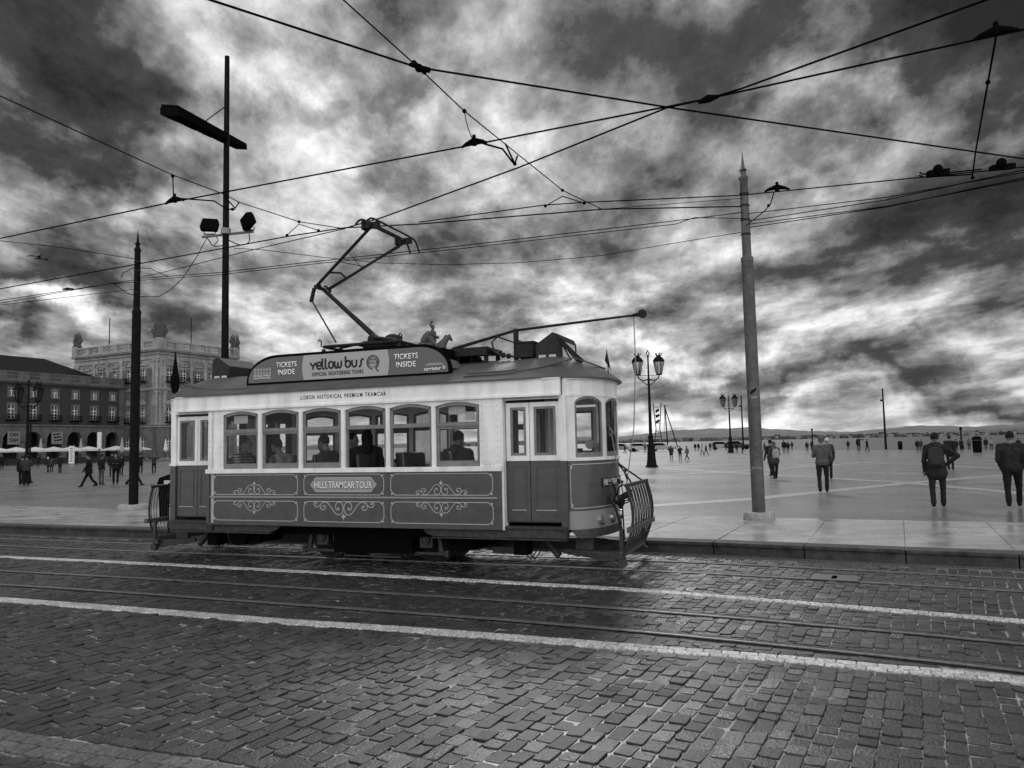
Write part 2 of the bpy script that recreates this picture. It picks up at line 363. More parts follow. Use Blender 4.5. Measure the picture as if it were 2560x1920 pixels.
tag(setts('road_setts', boxes, COB), kind='structure')
# pale sand patches standing in the joints
mort = M('pale joint sand', .34, .3, noise=(14, .3))
mt = mort.node_tree; bs = mt.nodes['Principled BSDF']
tc = mt.nodes.new('ShaderNodeTexCoord').outputs['Object']
nn_ = nnoise(mt, tc, 1.6, 7, .75).outputs['Fac']; src = bs.inputs['Base Color'].links[0].from_socket
mt.links.new(nmath(mt, 'MULTIPLY', src, nmap(mt, nn_, .42, .56, .08, 1.0)), bs.inputs['Base Color'])
b = MB(); b.add([(-60, -12, -.009), (60, -12, -.009)] + [(x, yon(KERB, x) + .10, -.009) for x in np.linspace(60, -60, n)], [tuple(range(n+2))])
tag(b.build('road_joint_sand', mort), kind='structure')
# --- pale stone strips set in the road
PALE = M('pale limestone tile', .50, .42, noise=(10, .22), bump=(30, .2))
def strip(name, P, wd, rows, ln, z=.004):
    bx = []; 
    for r in range(rows):
        d = -wd/2 + wd*(r+.5)/rows; Q = offs(P, d); cum = np.concatenate([[0], np.cumsum(np.linalg.norm(np.diff(Q, axis=0), axis=1))]); s = rng.uniform(0, ln)
        while s < cum[-1]:
            x, y = np.interp(s, cum, Q[:, 0]), np.interp(s, cum, Q[:, 1]); k = min(max(np.searchsorted(cum, s), 1), len(Q)-1); t = Q[k]-Q[k-1]
            if inview(x, y): bx.append((x, y, ln/2-.003, wd/rows/2-.003, math.atan2(t[1], t[0]), z, float(rng.uniform(.7, 1.1))))
            s += ln
    return bx
PALE_G = cobble_mat('grey stone sett', .09, .4, .6)
PALE_T = cobble_mat('pale stone sett', .46, .35, .5)
for nm, P, wd, rows, ln in (('pale_road_strip', STR_A, .17, 2, .13), ('pale_road_strip', STR_D, .20, 2, .15), ('pale_road_strip', STR_E, .26, 2, .16)):
    o = setts(nm, strip(nm, P, wd, rows, ln), PALE_G if P is STR_E else PALE_T, jit=.002); tag(o, kind='structure')
# --- rails
RSTEEL = M('polished rail head', .38, .30, .85, noise=(14, .4)); RDARK = M('rail flangeway', .006, .9, spec=.05)
names = [('far grooved rail of the track the tram stands on', RAIL_N, .90), ('near grooved rail of the track the tram stands on', RAIL_N, .0),
         ('upper grooved rail of the empty foreground track', RAIL_B, .0), ('lower grooved rail of the empty foreground track', RAIL_B, -.90)]
for lb, P, d in names:
    Q = offs(P, d); b = MB(); box_ribbon(b, Q, -.040, .002, -.03, .012); b.k = 1
    ribbon(b, Q, .002, .048, .001); b.k = 0; box_ribbon(b, Q, .048, .060, -.03, .009); b.k = 1; ribbon(b, Q, .060, .105, .003); ribbon(b, Q, -.085, -.040, .003)
    tag(b.build('tram_rail', [RSTEEL, RDARK]), lb + ', set in the cobbles', 'rail', 'rails set in the road')
# --- kerb, platform slabs
KST = M('worn kerb stone', .055, .7, spec=.2, noise=(6, .5), streak=((3, 3, 1.2), .6), bump=(18, .8, .02))
SLAB = M('wet limestone paving', .34, .22, noise=(2.2, .25), streak=((.5, 5, 1), .35), bump=(5, .12, .01), rnoise=(1.6, .14, .34))
def arc_pts(P, step, s0=0):
    cum = np.concatenate([[0], np.cumsum(np.linalg.norm(np.diff(P, axis=0), axis=1))]); s = np.arange(s0, cum[-1], step)
    return np.column_stack([np.interp(s, cum, P[:, 0]), np.interp(s, cum, P[:, 1])])
kp = arc_pts(KERB, 1.35); bk = MB(); sb = MB()
def hitback(p):      # from kerb point along the grid direction to the back edge
    ds = np.linspace(.5, 14, 400); q = p[None] + ds[:, None]*UV[None]; f = q[:, 1] - np.interp(q[:, 0], BACK[:, 0], BACK[:, 1])
    i = np.argmax(f > 0) if (f > 0).any() else len(ds)-1; return q[i]
bp = [hitback(p) for p in kp]
for i in range(len(kp)-1):
    a, c, d, e = kp[i], kp[i+1], bp[i+1], bp[i]; t = (c-a)/np.linalg.norm(c-a); nn = np.array([-t[1], t[0]]); g = .007
    ins = .34
    # kerb block with slightly overhanging nosing
    A, C = a+t*g, c-t*g; j = rng.uniform(-.008, .008)
    for (o0, o1, z0, z1) in ((.0, .34, -.05, PZ-.055), (-.03+j, .34, PZ-.055, PZ+.001)):
        bk.prismz([tuple(A+nn*o0), tuple(C+nn*o0), tuple(C+nn*o1), tuple(A+nn*o1)], z0, z1)
    f = rng.choice([.45, .55, .62, .7])
    a2, c2 = A+nn*(ins+.006), C+nn*(ins+.006); d2, e2 = d-t*g, e+t*g
    m1, m2 = a2+(e2-a2)*f, c2+(d2-c2)*f; u_ = (e2-a2)/np.linalg.norm(e2-a2)
    sb.prismz([tuple(a2), tuple(c2), tuple(m2-u_*g), tuple(m1-u_*g)], PZ-.08, PZ+rng.uniform(-.0015, .0015))
    sb.prismz([tuple(m1+u_*g), tuple(m2+u_*g), tuple(d2), tuple(e2)], PZ-.08, PZ+rng.uniform(-.0015, .0015))
tag(bk.build('kerb', KST, bevel=.012), kind='structure'); tag(sb.build('pavement', SLAB), kind='structure')
# sheet under the joints, and the wide square beyond out to the quay
GRAV = M('square paving', .14, .42, noise=(18, .45), streak=((.5, .5, 1), .45), bump=(60, .25, .006), rnoise=(.25, .22, .42))
QUAY = [(-160, 260), (-60, 190), (0, 140), (21, 128), (36, 110), (43, 91), (50, 73), (64, 50), (90, 10), (100, -12)]
b = MB(); K2 = offs(KERB, .04)
pts = [(x, yon(K2, x)) for x in np.linspace(-39, 29, 80)]
b.add([(x, y, PZ-.012) for x, y in pts] + [(100, -2, PZ-.012)] + [(x, y, PZ-.012) for x, y in QUAY[::-1][1:]] + [(-250, 260, PZ-.012), (-250, 31, PZ-.012)], [tuple(range(80+1+9+2))])
tag(b.build('ground', GRAV), kind='structure')
b = MB()
for (x0, y0), (x1, y1) in zip(QUAY[:-1], QUAY[1:]): b.add([(x0, y0, PZ-.012), (x1, y1, PZ-.012), (x1, y1, -3), (x0, y0, -3)], [(0, 1, 2, 3)])
tag(b.build('quay_wall', KST), 'stone quay edge where the square meets the river', 'wall')
STRM = M('pale paving band', .27, .45, noise=(8, .25), streak=((2, 2, 1), .3))
BZ = [0]
def band(name, P, wd):
    BZ[0] += .0025
    P = np.array(P); b = MB(); d = P[-1]-P[0]; P = np.vstack([P[0], P[-1]]) if len(P) == 2 else P
    ribbon(b, P, -wd/2, wd/2, PZ-.011+BZ[0]); tag(b.build(name, STRM), kind='structure')
def z19(x, y): return 1900+x/3.3515, 1050+y/3.3515
def z16(x, y): return 1600+x/4.424, 1050+y/4.424
def z00(x, y): return x/4.608, 1080+y/4.608
def g2(p): return at(*p, PZ)[:2]
band('paving_band', [g2(z16(100, 945)), g2(z16(1250, 868)), g2(z19(600, 590)), g2(z19(1250, 524)), g2(z19(2000, 463)), g2(z19(2212, 447))], .62)
band('paving_band', [g2(z16(130, 528)), g2(z16(1250, 595)), g2(z19(600, 488)), g2(z19(1200, 522)), g2(z19(2050, 598)), g2(z19(2400, 640))], .62)
band('paving_band', [g2(z16(-300, 640)), g2(z16(0, 625)), g2(z16(900, 578)), g2(z16(1400, 550)), g2(z19(470, 385)), g2(z19(880, 357)), g2(z19(1400, 337))], .75)
band('paving_band', [g2(z19(170, 345)), g2(z19(700, 354)), g2(z19(1350, 375)), g2(z19(2000, 407))], .75)
band('paving_band', [g2(z16(250, 505)), g2(z16(700, 480)), g2(z16(1210, 455))], .7)
band('paving_band', [g2(z00(-200, 730)), g2(z00(600, 692)), g2(z00(1200, 664)), g2(z00(1800, 636))], .5)
band('paving_band', [g2(z00(-200, 570)), g2(z00(900, 520)), g2(z00(1800, 480))], .8)
band('paving_band', [g2(z00(-200, 600)), g2(z00(500, 550)), g2(z00(1500, 530))], .5)
# water and the far shore
WAT = M('river water', .045, .32, bump=(.25, .8, .6), noise=(.02, .3))
b = MB(); b.add([(-6000, 40, -2.0), (-200, -60, -2.0), (300, -60, -2.0), (6000, 40, -2.0), (6000, 3600, -2.0), (-6000, 3600, -2.0)], [(0, 1, 2, 3, 4, 5)])
tag(b.build('water', WAT), kind='structure')
HILL = M('far hills', .11, .9, noise=(.004, .3)); HILL2 = M('far shore', .06, .9, noise=(.02, .6))
AZH = [(-70, 30), (-40, 40), (-20, 30), (-8, 26), (0, 30), (3, 40), (5, 48), (7, 46), (9, 50), (11, 70), (13, 88), (15, 84), (18, 80), (20, 62), (22, 42), (24, 40), (26, 60), (28, 66), (30, 55), (32, 58), (36, 50), (40, 44), (50, 40), (70, 40)]
def ridge(name, D0, D1, hf, mat, seed):
    r = np.random.RandomState(seed); azs = np.radians(np.linspace(-70, 70, 561)); nr = 7; V = []; ph = r.uniform(0, 6, 8)
    for i, a in enumerate(azs):
        hh = hf(math.degrees(a)) * (1 + .05*math.sin(a*60+ph[0]) + .04*math.sin(a*140+ph[1])) + 1.2*math.sin(a*400+ph[2])
        for j in range(nr):
            t = j/(nr-1); D = D0+(D1-D0)*t; z = -2.2 + (hh+2.2)*math.sin(t*math.pi/2)**.7 if t < .7 else -2.2+(hh+2.2)*(1-.5*((t-.7)/.3)**2)
            V.append((D*math.sin(a), D*math.cos(a), z))
    fs = [(i*nr+j, (i+1)*nr+j, (i+1)*nr+j+1, i*nr+j+1) for i in range(560) for j in range(nr-1)]
    me = bpy.data.meshes.new(name); me.from_pydata(V, [], fs); me.materials.append(mat); me.polygons.foreach_set('use_smooth', [True]*len(fs))
    o = bpy.data.objects.new(name, me); col.objects.link(o); tag(o, kind='structure')
ridge('hills', 4200, 5600, lambda a: np.interp(a, [q[0] for q in AZH], [q[1] for q in AZH]), HILL, 3)
ridge('shore_terrain', 3300, 4000, lambda a: np.interp(a, [-70, 0, 15, 28, 34, 40, 70], [16, 16, 18, 14, 30, 34, 30]), HILL2, 9)
# the town strung along the far shore reads as one speckled mass
r = np.random.RandomState(4); b = MB()
for i in range(1500):
    a = rad(r.uniform(-6, 42)); D = r.uniform(3150, 3700); h = r.uniform(2, 9) * (1.7 if r.rand() < .1 else 1); wd = r.uniform(3, 11); b.k = int(r.randint(0, 3))
    x, y = D*math.sin(a), D*math.cos(a); z = (D-3250)/500*8
    b.box(x-wd, x+wd, y-wd, y+wd, -3, max(2, z+h))
tag(b.build('far_town', [M('far wall pale', .20, .9), M('far wall grey', .09, .9), M('far trees', .04, .9)]), 'low town of pale blocks along the far river bank', 'town', kind='stuff')
# ------------------------------------------------------------------ the tram (local x along the car, y away from the photographer, z up)
P0 = (-2.576, 11.871, 0); TR = rad(-20.8)
tram = thing('tram', 'vintage two-tone single-deck tram with roof advertising board and raised pantograph', 'tram', P0, TR)
W = 2.24; YC = 1.12
def tl(x, y, z): c, s = math.cos(TR), math.sin(TR); return np.array([P0[0]+c*x-s*y, P0[1]+s*x+c*y, z])
def arcp(phi, off=0, b=.45): return (3.5 + (b+off)*math.sin(phi), YC - (1.0+off)*math.cos(phi))
def arcwall(mb, sg, f0, f1, z0, z1, o0=-.04, o1=0, n=14):
    vs = []
    for i in range(n+1):
        f = f0+(f1-f0)*i/n
        for o in (o0, o1):
            x, y = arcp(f, o); 
            for z in (z0, z1): vs.append((sg*x, y, z(f) if callable(z) else z))
    fs = []
    for i in range(n):
        a, c = 4*i, 4*i+4; fs += [(a, c, c+1, a+1), (a+2, a+3, c+3, c+2), (a+1, c+1, c+3, a+3), (a, a+2, c+2, c)]
    fs += [(0, 1, 3, 2), (4*n, 4*n+2, 4*n+3, 4*n+1)]
    return mb.add(vs, fs)
WX = [(-2.36, -1.66), (-1.58, -.87), (-.80, -.09), (-.01, .70), (.77, 1.47), (1.54, 2.24)]
def arch(x0, x1, zb, rise, n=10): return [(x0+(x1-x0)*i/n, zb+rise*math.sin(math.pi*i/n)) for i in range(n+1)]
def M_y(mb, far):        # mirror to the far side
    if far: mb.v = [(x, W-y, z) for x, y, z in mb.v]
    return mb
def side(far):
    b = MB(); b.box(-2.67, 2.55, 0, .04, .60, 1.43); b.box(-2.67, 2.57, -.012, 0, .60, .628); b.box(2.50, 2.57, -.012, 0, .628, 1.43); b.box(-2.69, -2.63, -.012, 0, .628, 1.43)
    for x in (-.83, .72): b.box(x-.022, x+.022, -.004, 0, .628, 1.43)
    lp = M_y(b, far).build('side_panel', GREYP, tram)
    if far: tag(lp, 'side panel on the far side')
    b = MB(); b.box(-2.62, 2.50, -.014, 0, 1.038, 1.062); M_y(b, far).build('rub_rail', GREYL, lp)
    b = MB(); b.box(-2.70, 2.58, -.028, .05, 1.43, 1.50)
    edges = [(-2.67, -2.36)] + [(WX[i][1], WX[i+1][0]) for i in range(5)] + [(2.24, 2.55)]
    for x0, x1 in edges: b.box(x0, x1, 0, .05, 1.50, 2.475)
    for x0, x1 in edges[1:-1]: b.box(x0+.012, x1-.012, -.012, 0, 1.50, 2.41)
    for x0, x1 in WX: b.prism(arch(x0, x1, 2.385, .055) + [(x1, 2.475), (x0, 2.475)], 0, .05)
    b.box(-3.38, 3.46, .0, .05, 2.475, 2.715); b.box(-3.38, 3.46, -.035, 0, 2.465, 2.497); b.box(-3.38, 3.46, -.015, 0, 2.70, 2.72); b.box(-3.52, -3.38, .10, .14, 2.44, 2.715); b.box(3.46, 3.52, .10, .14, 2.44, 2.715); b.box(-3.38, -2.6, .05, .12, 2.44, 2.476); b.box(2.6, 3.46, .05, .12, 2.44, 2.476)
    for x0, x1 in ((-2.60, -2.42), (2.30, 2.48)):
        b.strip([(x0, 1.54), (x1, 1.54), (x1, 2.36), (x0, 2.36)], .012, -.004, 0, closed=True)
    ub = M_y(b, far).build('upper_frame', CREAM, tram)
    b = MB()
    for x in (-2.645, -2.385, 2.275, 2.515):
        for k in range(9): b.ball((x, -.001, 1.56+k*.1), (.006, .004, .006), 6, 4)
    for x in (2.33, 2.39, 2.45): b.ball((x, -.001, 1.52), (.006, .004, .006), 6, 4)
    M_y(b, far).build('rivets', IRON2, ub)
    for i, (x0, x1) in enumerate(WX):
        t = .045; zt = 2.385; g = .010; b = MB(); x0 += .008; x1 -= .008
        b.box(x0, x1, g, g+.03, 2.085, 2.145); b.box(x0, x0+t, g, g+.03, 2.145, zt); b.box(x1-t, x1, g, g+.03, 2.145, zt)
        b.prism(arch(x0, x1, zt-.003, .055) + arch(x0+t*.2, x1-t*.2, zt-.045, .05)[::-1], g, g+.03)
        wn = M_y(b, far).build('window', WOOD, tram)
        lower_open = i in (3, 4)
        b = MB(); b.box(x0+.005, x1-.005, g+.012, g+.016, 2.14, 2.41)
        if not lower_open: b.box(x0+.02, x1-.02, g+.028, g+.032, 1.56, 2.09)
        M_y(b, far).build('pane', GLASS, wn)
        if not lower_open:
            b = MB(); b.box(x0, x1, g+.014, g+.044, 1.502, 1.585); b.box(x0, x0+.04, g+.014, g+.044, 1.585, 2.084); b.box(x1-.04, x1, g+.014, g+.044, 1.585, 2.084); b.box(x0+.04, x1-.04, g+.014, g+.044, 2.05, 2.084)
            for k in (.25, .5, .75): b.ball((x0+(x1-x0)*k, g+.013, 1.54), (.008, .005, .008), 6, 4)
            M_y(b, far).build('sash', WOOD, wn)
        else:
            for xa in (x0, x1-.03): b = MB(); b.box(xa, xa+.03, g+.014, g+.044, 1.502, 2.084); M_y(b, far).build('sash_guide', WOOD, wn)
    # lining and scrolls
    b = MB(); wl = .010
    def frame(x0, x1, z0, z1):
        k = .075; P = []
        for cx, cz, s0 in ((x0, z0, 0), (x1, z0, 1), (x1, z1, 2), (x0, z1, 3)):
            sx = 1 if cx == x0 else -1; sz = 1 if cz == z0 else -1
            q = [(cx, cz+sz*k), (cx+sx*.012, cz+sz*(k-.02)), (cx+sx*(k-.02), cz+sz*.012), (cx+sx*k, cz)]
            if s0 in (1, 3): q = q[::-1]
            P += q
            b.add([(cx+sx*a_, -.0035, cz+sz*c_) for a_, c_ in ((0, .012), (.028, 0), (.034, .028), (.012, .034))], [(0, 1, 2, 3)])
        b.strip(P, wl, -.004, -.0005, closed=True)
    PX = [(-2.55, -.89), (-.77, .66), (.78, 2.43)]
    for x0, x1 in PX: frame(x0, x1, 1.088, 1.40); frame(x0, x1, .675, .985)
    A = [(.33, .40), (.40, .33), (.37, .24), (.29, .21), (.36, .40)]
    pathA = [(.36, .38), (.28, .43), (.18, .34), (.17, .14), (.30, .02), (.46, .04), (.55, .2)]
    big = [(.30, .42), (.37, .37), (.43, .42), (.36, .50), (.22, .46), (.14, .30), (.16, .12), (.30, .02), (.46, .10), (.52, .34)]
    S1 = [(.36, .36), (.30, .42), (.38, .47), (.50, .42), (.55, .25), (.47, .07), (.30, .01), (.13, .08), (.03, .30), (.06, .55), (.20, .71), (.40, .74), (.62, .60), (.90, .25), (1.12, .05), (1.32, .01), (1.52, .08), (1.60, .28), (1.52, .44), (1.36, .46), (1.24, .36), (1.28, .23), (1.38, .22), (1.40, .29)]
    S2 = [(1.36, .02), (1.52, .10), (1.68, .24), (1.82, .30), (1.98, .26), (2.05, .13), (1.97, .03), (1.86, .05), (1.86, .14), (1.92, .15)]
    def scroll(cx, zb, h, up):
        for sg in (1, -1):
            for S in (S1, S2): b.strip([(cx+sg*q[0]*h, zb+up*q[1]*h) for q in catmull(S, 5)], h*.042, -.005, -.0005)
            for q in ((.36, .36, .055), (1.39, .27, .05), (1.9, .14, .04)):
                b.prism([(cx+sg*q[0]*h+q[2]*h*math.cos(t), zb+up*q[1]*h+q[2]*h*math.sin(t)) for t in np.linspace(0, 2*math.pi, 9)[:-1]], -.005, -.0005)
        b.prism([(cx, zb+up*1.05*h), (cx+.06*h, zb+up*.90*h), (cx+.17*h, zb+up*.84*h), (cx+.06*h, zb+up*.78*h), (cx, zb+up*.68*h), (cx-.06*h, zb+up*.78*h), (cx-.17*h, zb+up*.84*h), (cx-.06*h, zb+up*.90*h)][::int(up)], -.006, -.0005)
    scroll(-1.725, 1.094, .20, 1); scroll(1.615, 1.094, .20, 1); scroll(-1.725, .979, .20, -1); scroll(1.615, .979, .20, -1); scroll(-.045, .979, .262, -1)
    M_y(b, far).build('lining', LINE, lp)
    # name plate
    px0, px1, z0, z1 = -.64, .54, 1.135, 1.352; c = .07
    P = [(px0, 1.243), (px0+.06, z0+.045), (px0+.075, z0+.02), (px0+.10, z0), (px1-.10, z0), (px1-.075, z0+.02), (px1-.06, z0+.045), (px1, 1.243), (px1-.06, z1-.045), (px1-.075, z1-.02), (px1-.10, z1), (px0+.10, z1), (px0+.075, z1-.02), (px0+.06, z1-.045)]
    b = MB(); b.prism(P, -.008, -.0005); pl = M_y(b, far).build('name_plate', M('plate paint', .27, .4), tram)
    b = MB(); b.strip(P, .010, -.011, -.008, closed=True)
    for x in (px0+.045, px1-.045): b.ball((x, -.009, 1.243), .008, 6, 4)
    M_y(b, far).build('plate_border', LINE, pl)
    if not far:
        text('HILLS TRAMCAR TOUR', -.578, .468, 1.181, .124, -.0115, DKTXT, pl, bold=.02, depth=.002)
        text('HILLS TRAMCAR TOUR', -.570, .460, 1.188, .112, -.0145, WHITE, pl, bold=.0, depth=.002)
        text('LISBON HISTORICAL PREMIUM TRAMCAR', -.83, .71, 2.582, .062, -.0045, DKTXT, ub, bold=.005, depth=.003, sp=1.35)
    return ub
side(False); side(True)
# ends
for sg in (1, -1):
    q = 'right' if sg > 0 else 'left'
    for far in (0, 1):
        # recessed platform wall with two-leaf door
        b = MB()
        def X(a, c): return (min(sg*a, sg*c), max(sg*a, sg*c))
        b.k = 0; x0, x1 = X(2.55, 2.60); b.box(x0, x1, .0, .16, .60, 2.475)
        x0, x1 = X(3.42, 3.52); b.box(x0, x1, .06, .14, 1.56, 2.475); b.k = 1; b.box(x0, x1, .06, .14, .61, 1.56)
        b.k = 0; x0, x1 = X(2.60, 3.42); b.box(x0, x1, .05, .09, 2.43, 2.475)
        M_y(b, far).build('door_frame', [CREAM, GREYP], tram)
        for (a, c) in ((2.615, 2.965), (2.975, 3.415)):
            b = MB(); b.k = 0; x0, x1 = X(a, c); y0, y1 = .09, .125; t = .055; gw = (2.70, 2.90) if a < 2.7 else (3.055, 3.345)
            g0, g1 = X(*gw)
            b.holed(x0, x1, 1.56, 2.39, [(g0, g1, 1.66, 2.31)], y0, y1); b.k = 1; b.box(x0, x1, y0, y1, .72, 1.56)
            b.box(x0, x1, y0-.008, y0, 1.553, 1.567)
            d = M_y(b, far).build('door', [CREAM, GREYP], tram)
            b = MB(); b.strip([(g0, 1.66), (g1, 1.66), (g1, 2.31), (g0, 2.31)], .035, y0-.004, y1+.004, closed=True); M_y(b, far).build('window_frame', WOOD, d)
            b = MB(); b.box(g0+.01, g1-.01, y0+.012, y0+.016, 1.67, 2.30); M_y(b, far).build('pane', GLASS, d)
            b = MB(); b.strip([(g0, .89), (g1, .89), (g1, 1.49), (g0, 1.49)], .016, y0-.008, y0, closed=True); M_y(b, far).build('moulding', GREYP, d)
            b = MB(); b.box(g0-.01, g1+.01, y0-.012, y0-.008, .872, .882); M_y(b, far).build('sill_strip', LINE, d)
        b = MB(); x0, x1 = X(2.60, 3.50); b.box(x0, x1, .0, .16, .625, .655); b.box(x0, x1, .03, .16, .50, .625)
        M_y(b, far).build('door_step', IRON2, tram)
    b = MB(); arcwall(b, sg, 0, math.pi, .86, 1.555)
    dash = b.build('dash', M('curved dash paint', .075, .20, noise=(4, .12), bump=(30, .03)), tram, smooth=True)
    b = MB(); arcwall(b, sg, 0.02, math.pi-.02, .61, .86, -.04, .006); lo = b.build('lower_dash', GREYL, tram, smooth=True)
    b = MB(); arcwall(b, sg, .1, math.pi-.1, lambda f: .49+.10*max(0, 1-min(f-.1, math.pi-.1-f)/.28)**2, .607, -.06, .015, 24); b.build('bumper', M('scuffed bumper', .045, .5, noise=(14, .5), bump=(30, .5)), tram, smooth=True)
    b = MB(); arcwall(b, sg, 0, math.pi, 1.555, 1.60, -.05, .02); arcwall(b, sg, 0, math.pi, 2.50, 2.70, -.04, 0); arcwall(b, sg, 0, math.pi, 2.46, 2.50, -.04, .012); arcwall(b, sg, 0, math.pi, 2.69, 2.72, -.04, .02)
    WF = [(.27, 1.06), (1.18, 1.96), (2.08, 2.87)]
    pf = [0] + [x for p in WF for x in p] + [math.pi]
    for k in range(0, 8, 2): arcwall(b, sg, pf[k], pf[k+1], 1.60, 2.46, -.04, 0, 4)
    for f0, f1 in WF:
        arcwall(b, sg, f0, f1, lambda f, a=f0, c=f1: 2.37+.09*max(0, math.sin(math.pi*(f-a)/(c-a)))**.6-.001, 2.465, -.04, -.001, 12)
    fr = b.build('front_frame', CREAM, tram, smooth=True)
    for f0, f1 in WF:
        b = MB(); arcwall(b, sg, f0, f1, 1.60, 1.67, -.035, -.010); 
        for a, c in ((f0, f0+.05), (f1-.05, f1)): arcwall(b, sg, a, c, 1.67, 2.38, -.035, -.010, 2)
        arcwall(b, sg, f0, f1, lambda f, a=f0, c=f1: 2.335+.09*max(0, math.sin(math.pi*(f-a)/(c-a)))**.6, lambda f, a=f0, c=f1: 2.372+.09*max(0, math.sin(math.pi*(f-a)/(c-a)))**.6, -.035, -.010, 12)
        wn = b.build('front_window', WOOD, tram, smooth=True)
        b = MB(); arcwall(b, sg, f0+.04, f1-.04, 1.66, 2.42, -.024, -.020); b.build('pane', GLASS, wn)
    # lining on the dash
    b = MB()
    for z in (1.50, .895): arcwall(b, sg, .16, math.pi-.16, z, z+.012, 0, .004, 24)
    for f in (.10, math.pi-.10): arcwall(b, sg, f-.012, f+.012, .96, 1.44, 0, .004, 2)
    for f, z in ((.10, 1.44), (.10, .908), (math.pi-.16, 1.44), (math.pi-.16, .908)): arcwall(b, sg, f+.0, f+.055, z, z+.06, 0, .004, 2)
    b.build('lining', LINE, dash)
    # headlights, low pair on the near quarter and the far quarter
    for f in (.92, 1.30, math.pi-1.30, math.pi-.92):
        x, y = arcp(f); nx, ny = math.sin(f)/.45, -math.cos(f); l = math.hypot(nx, ny); nx, ny = sg*nx/l, ny/l
        b = MB(); b.tube([(sg*x-nx*.01, y-ny*.01, .715), (sg*x+nx*.04, y+ny*.04, .715)], [.074, .070], 18); hl = b.build('headlight', CHROME, tram, smooth=True)
        b = MB(); b.tube([(sg*x+nx*.04, y+ny*.04, .715), (sg*x+nx*.046, y+ny*.046, .715)], [.052, .045], 18); b.build('lens', M('lamp lens', .12, .1), hl)
# destination sign on the right-hand dash
b = MB(); arcwall(b, 1, .98, 2.16, 1.175, 1.295, .0, .02); dp = b.build('dash_sign', M('plate dark', .03, .4), tram)
def arc_text(s, f0, f1, z0, h, off, mat, parent):
    o = text(s, 0, 1, 0, h, 0, mat, parent, depth=.003); me = o.data; n = len(me.vertices); co = np.empty(n*3); me.vertices.foreach_get('co', co); co = co.reshape(-1, 3)
    f = f0+(f1-f0)*co[:, 0]; dd = off-co[:, 1]
    co2 = np.column_stack([3.5+(.45+dd)*np.sin(f), YC-(1+dd)*np.cos(f), z0+co[:, 2]]); me.vertices.foreach_set('co', co2.ravel()); me.update()
arc_text('HILLS TRAMCAR TOUR', 1.02, 2.12, 1.195, .085, .024, WHITE, dp)
# roof
b = MB(); out = []
for f in np.linspace(0, math.pi, 25): x = 3.5+(.45+.09)*math.sin(f); y = YC-(1.0+.03)*math.cos(f) ; out.append((x, y))
left = [(-x, W-y) for x, y in out]
mid1 = [(x, W+(.04 if abs(x) < 3.3 else 0)) for x in np.linspace(3.38, -3.38, 16)]; mid2 = [(x, -.04 if abs(x) < 3.3 else 0) for x in np.linspace(-3.38, 3.38, 16)]
ring = out + mid1 + left + mid2; nR = len(ring); lv = 10; V = []
for j in range(lv+1):
    r_ = 1-j/lv if j < lv else .0; rr = r_**.8 if j else 1
    for (x, y) in ring:
        cx = max(-2.75, min(2.75, x)); pw = 1.35+1.5*min(1, max(0, (abs(x)-2.6)/1.2)); V.append((cx+(x-cx)*rr, YC+(y-YC)*rr, 2.735+.40*(1-rr**pw)))
b.add(V, [(j*nR+i, j*nR+(i+1) % nR, (j+1)*nR+(i+1) % nR, (j+1)*nR+i) for j in range(lv) for i in range(nR)])
b.add([(x, y, 2.735) for x, y in ring]+[(x, y, 2.712) for x, y in ring], [(i, nR+i, nR+(i+1) % nR, (i+1) % nR) for i in range(nR)] + [tuple(range(nR, 2*nR))])
roof = b.build('roof', ROOFM, tram, smooth=True)
def roofz(x, y):
    rr = max(abs(y-YC)/1.16, (abs(x)-2.75)/1.3 if abs(x) > 2.75 else 0); return 2.735+.40*(1-min(1, rr)**(1.35+1.5*min(1, max(0, (abs(x)-2.6)/1.2))))
for sg in (1, -1):   # rain strips
    b = MB(); b.tube([(sg*x, y, roofz(x, y)+.008) for x, y in [(2.0, .16), (2.6, .15), (3.1, .20), (3.5, .32)]], .012, 5); b.build('rain_strip', ROOFM, roof)
    b = MB(); b.tube([(sg*x, y, roofz(x, y)+.008) for x, y in [(3.15, .22), (3.55, .42), (3.75, .75), (3.8, 1.12), (3.75, 1.5), (3.5, 1.95)]], .012, 5); b.build('rain_strip', ROOFM, roof)
b = MB(); b.tube([(x, .12, roofz(x, .12)+.012) for x in np.linspace(1.95, 2.75, 8)] + [(x, .24, roofz(x, .24)+.012) for x in np.linspace(2.75, 1.95, 8)], .012, 5); b.build('rain_strip', ROOFM, roof)
b = MB(); b.lathe([(.26, 0), (.25, .05), (.18, .13), (.06, .17)], 20, (1.42, .62, roofz(1.42, .62)-.02)); b.build('roof_vent', ROOFM, roof, smooth=True)
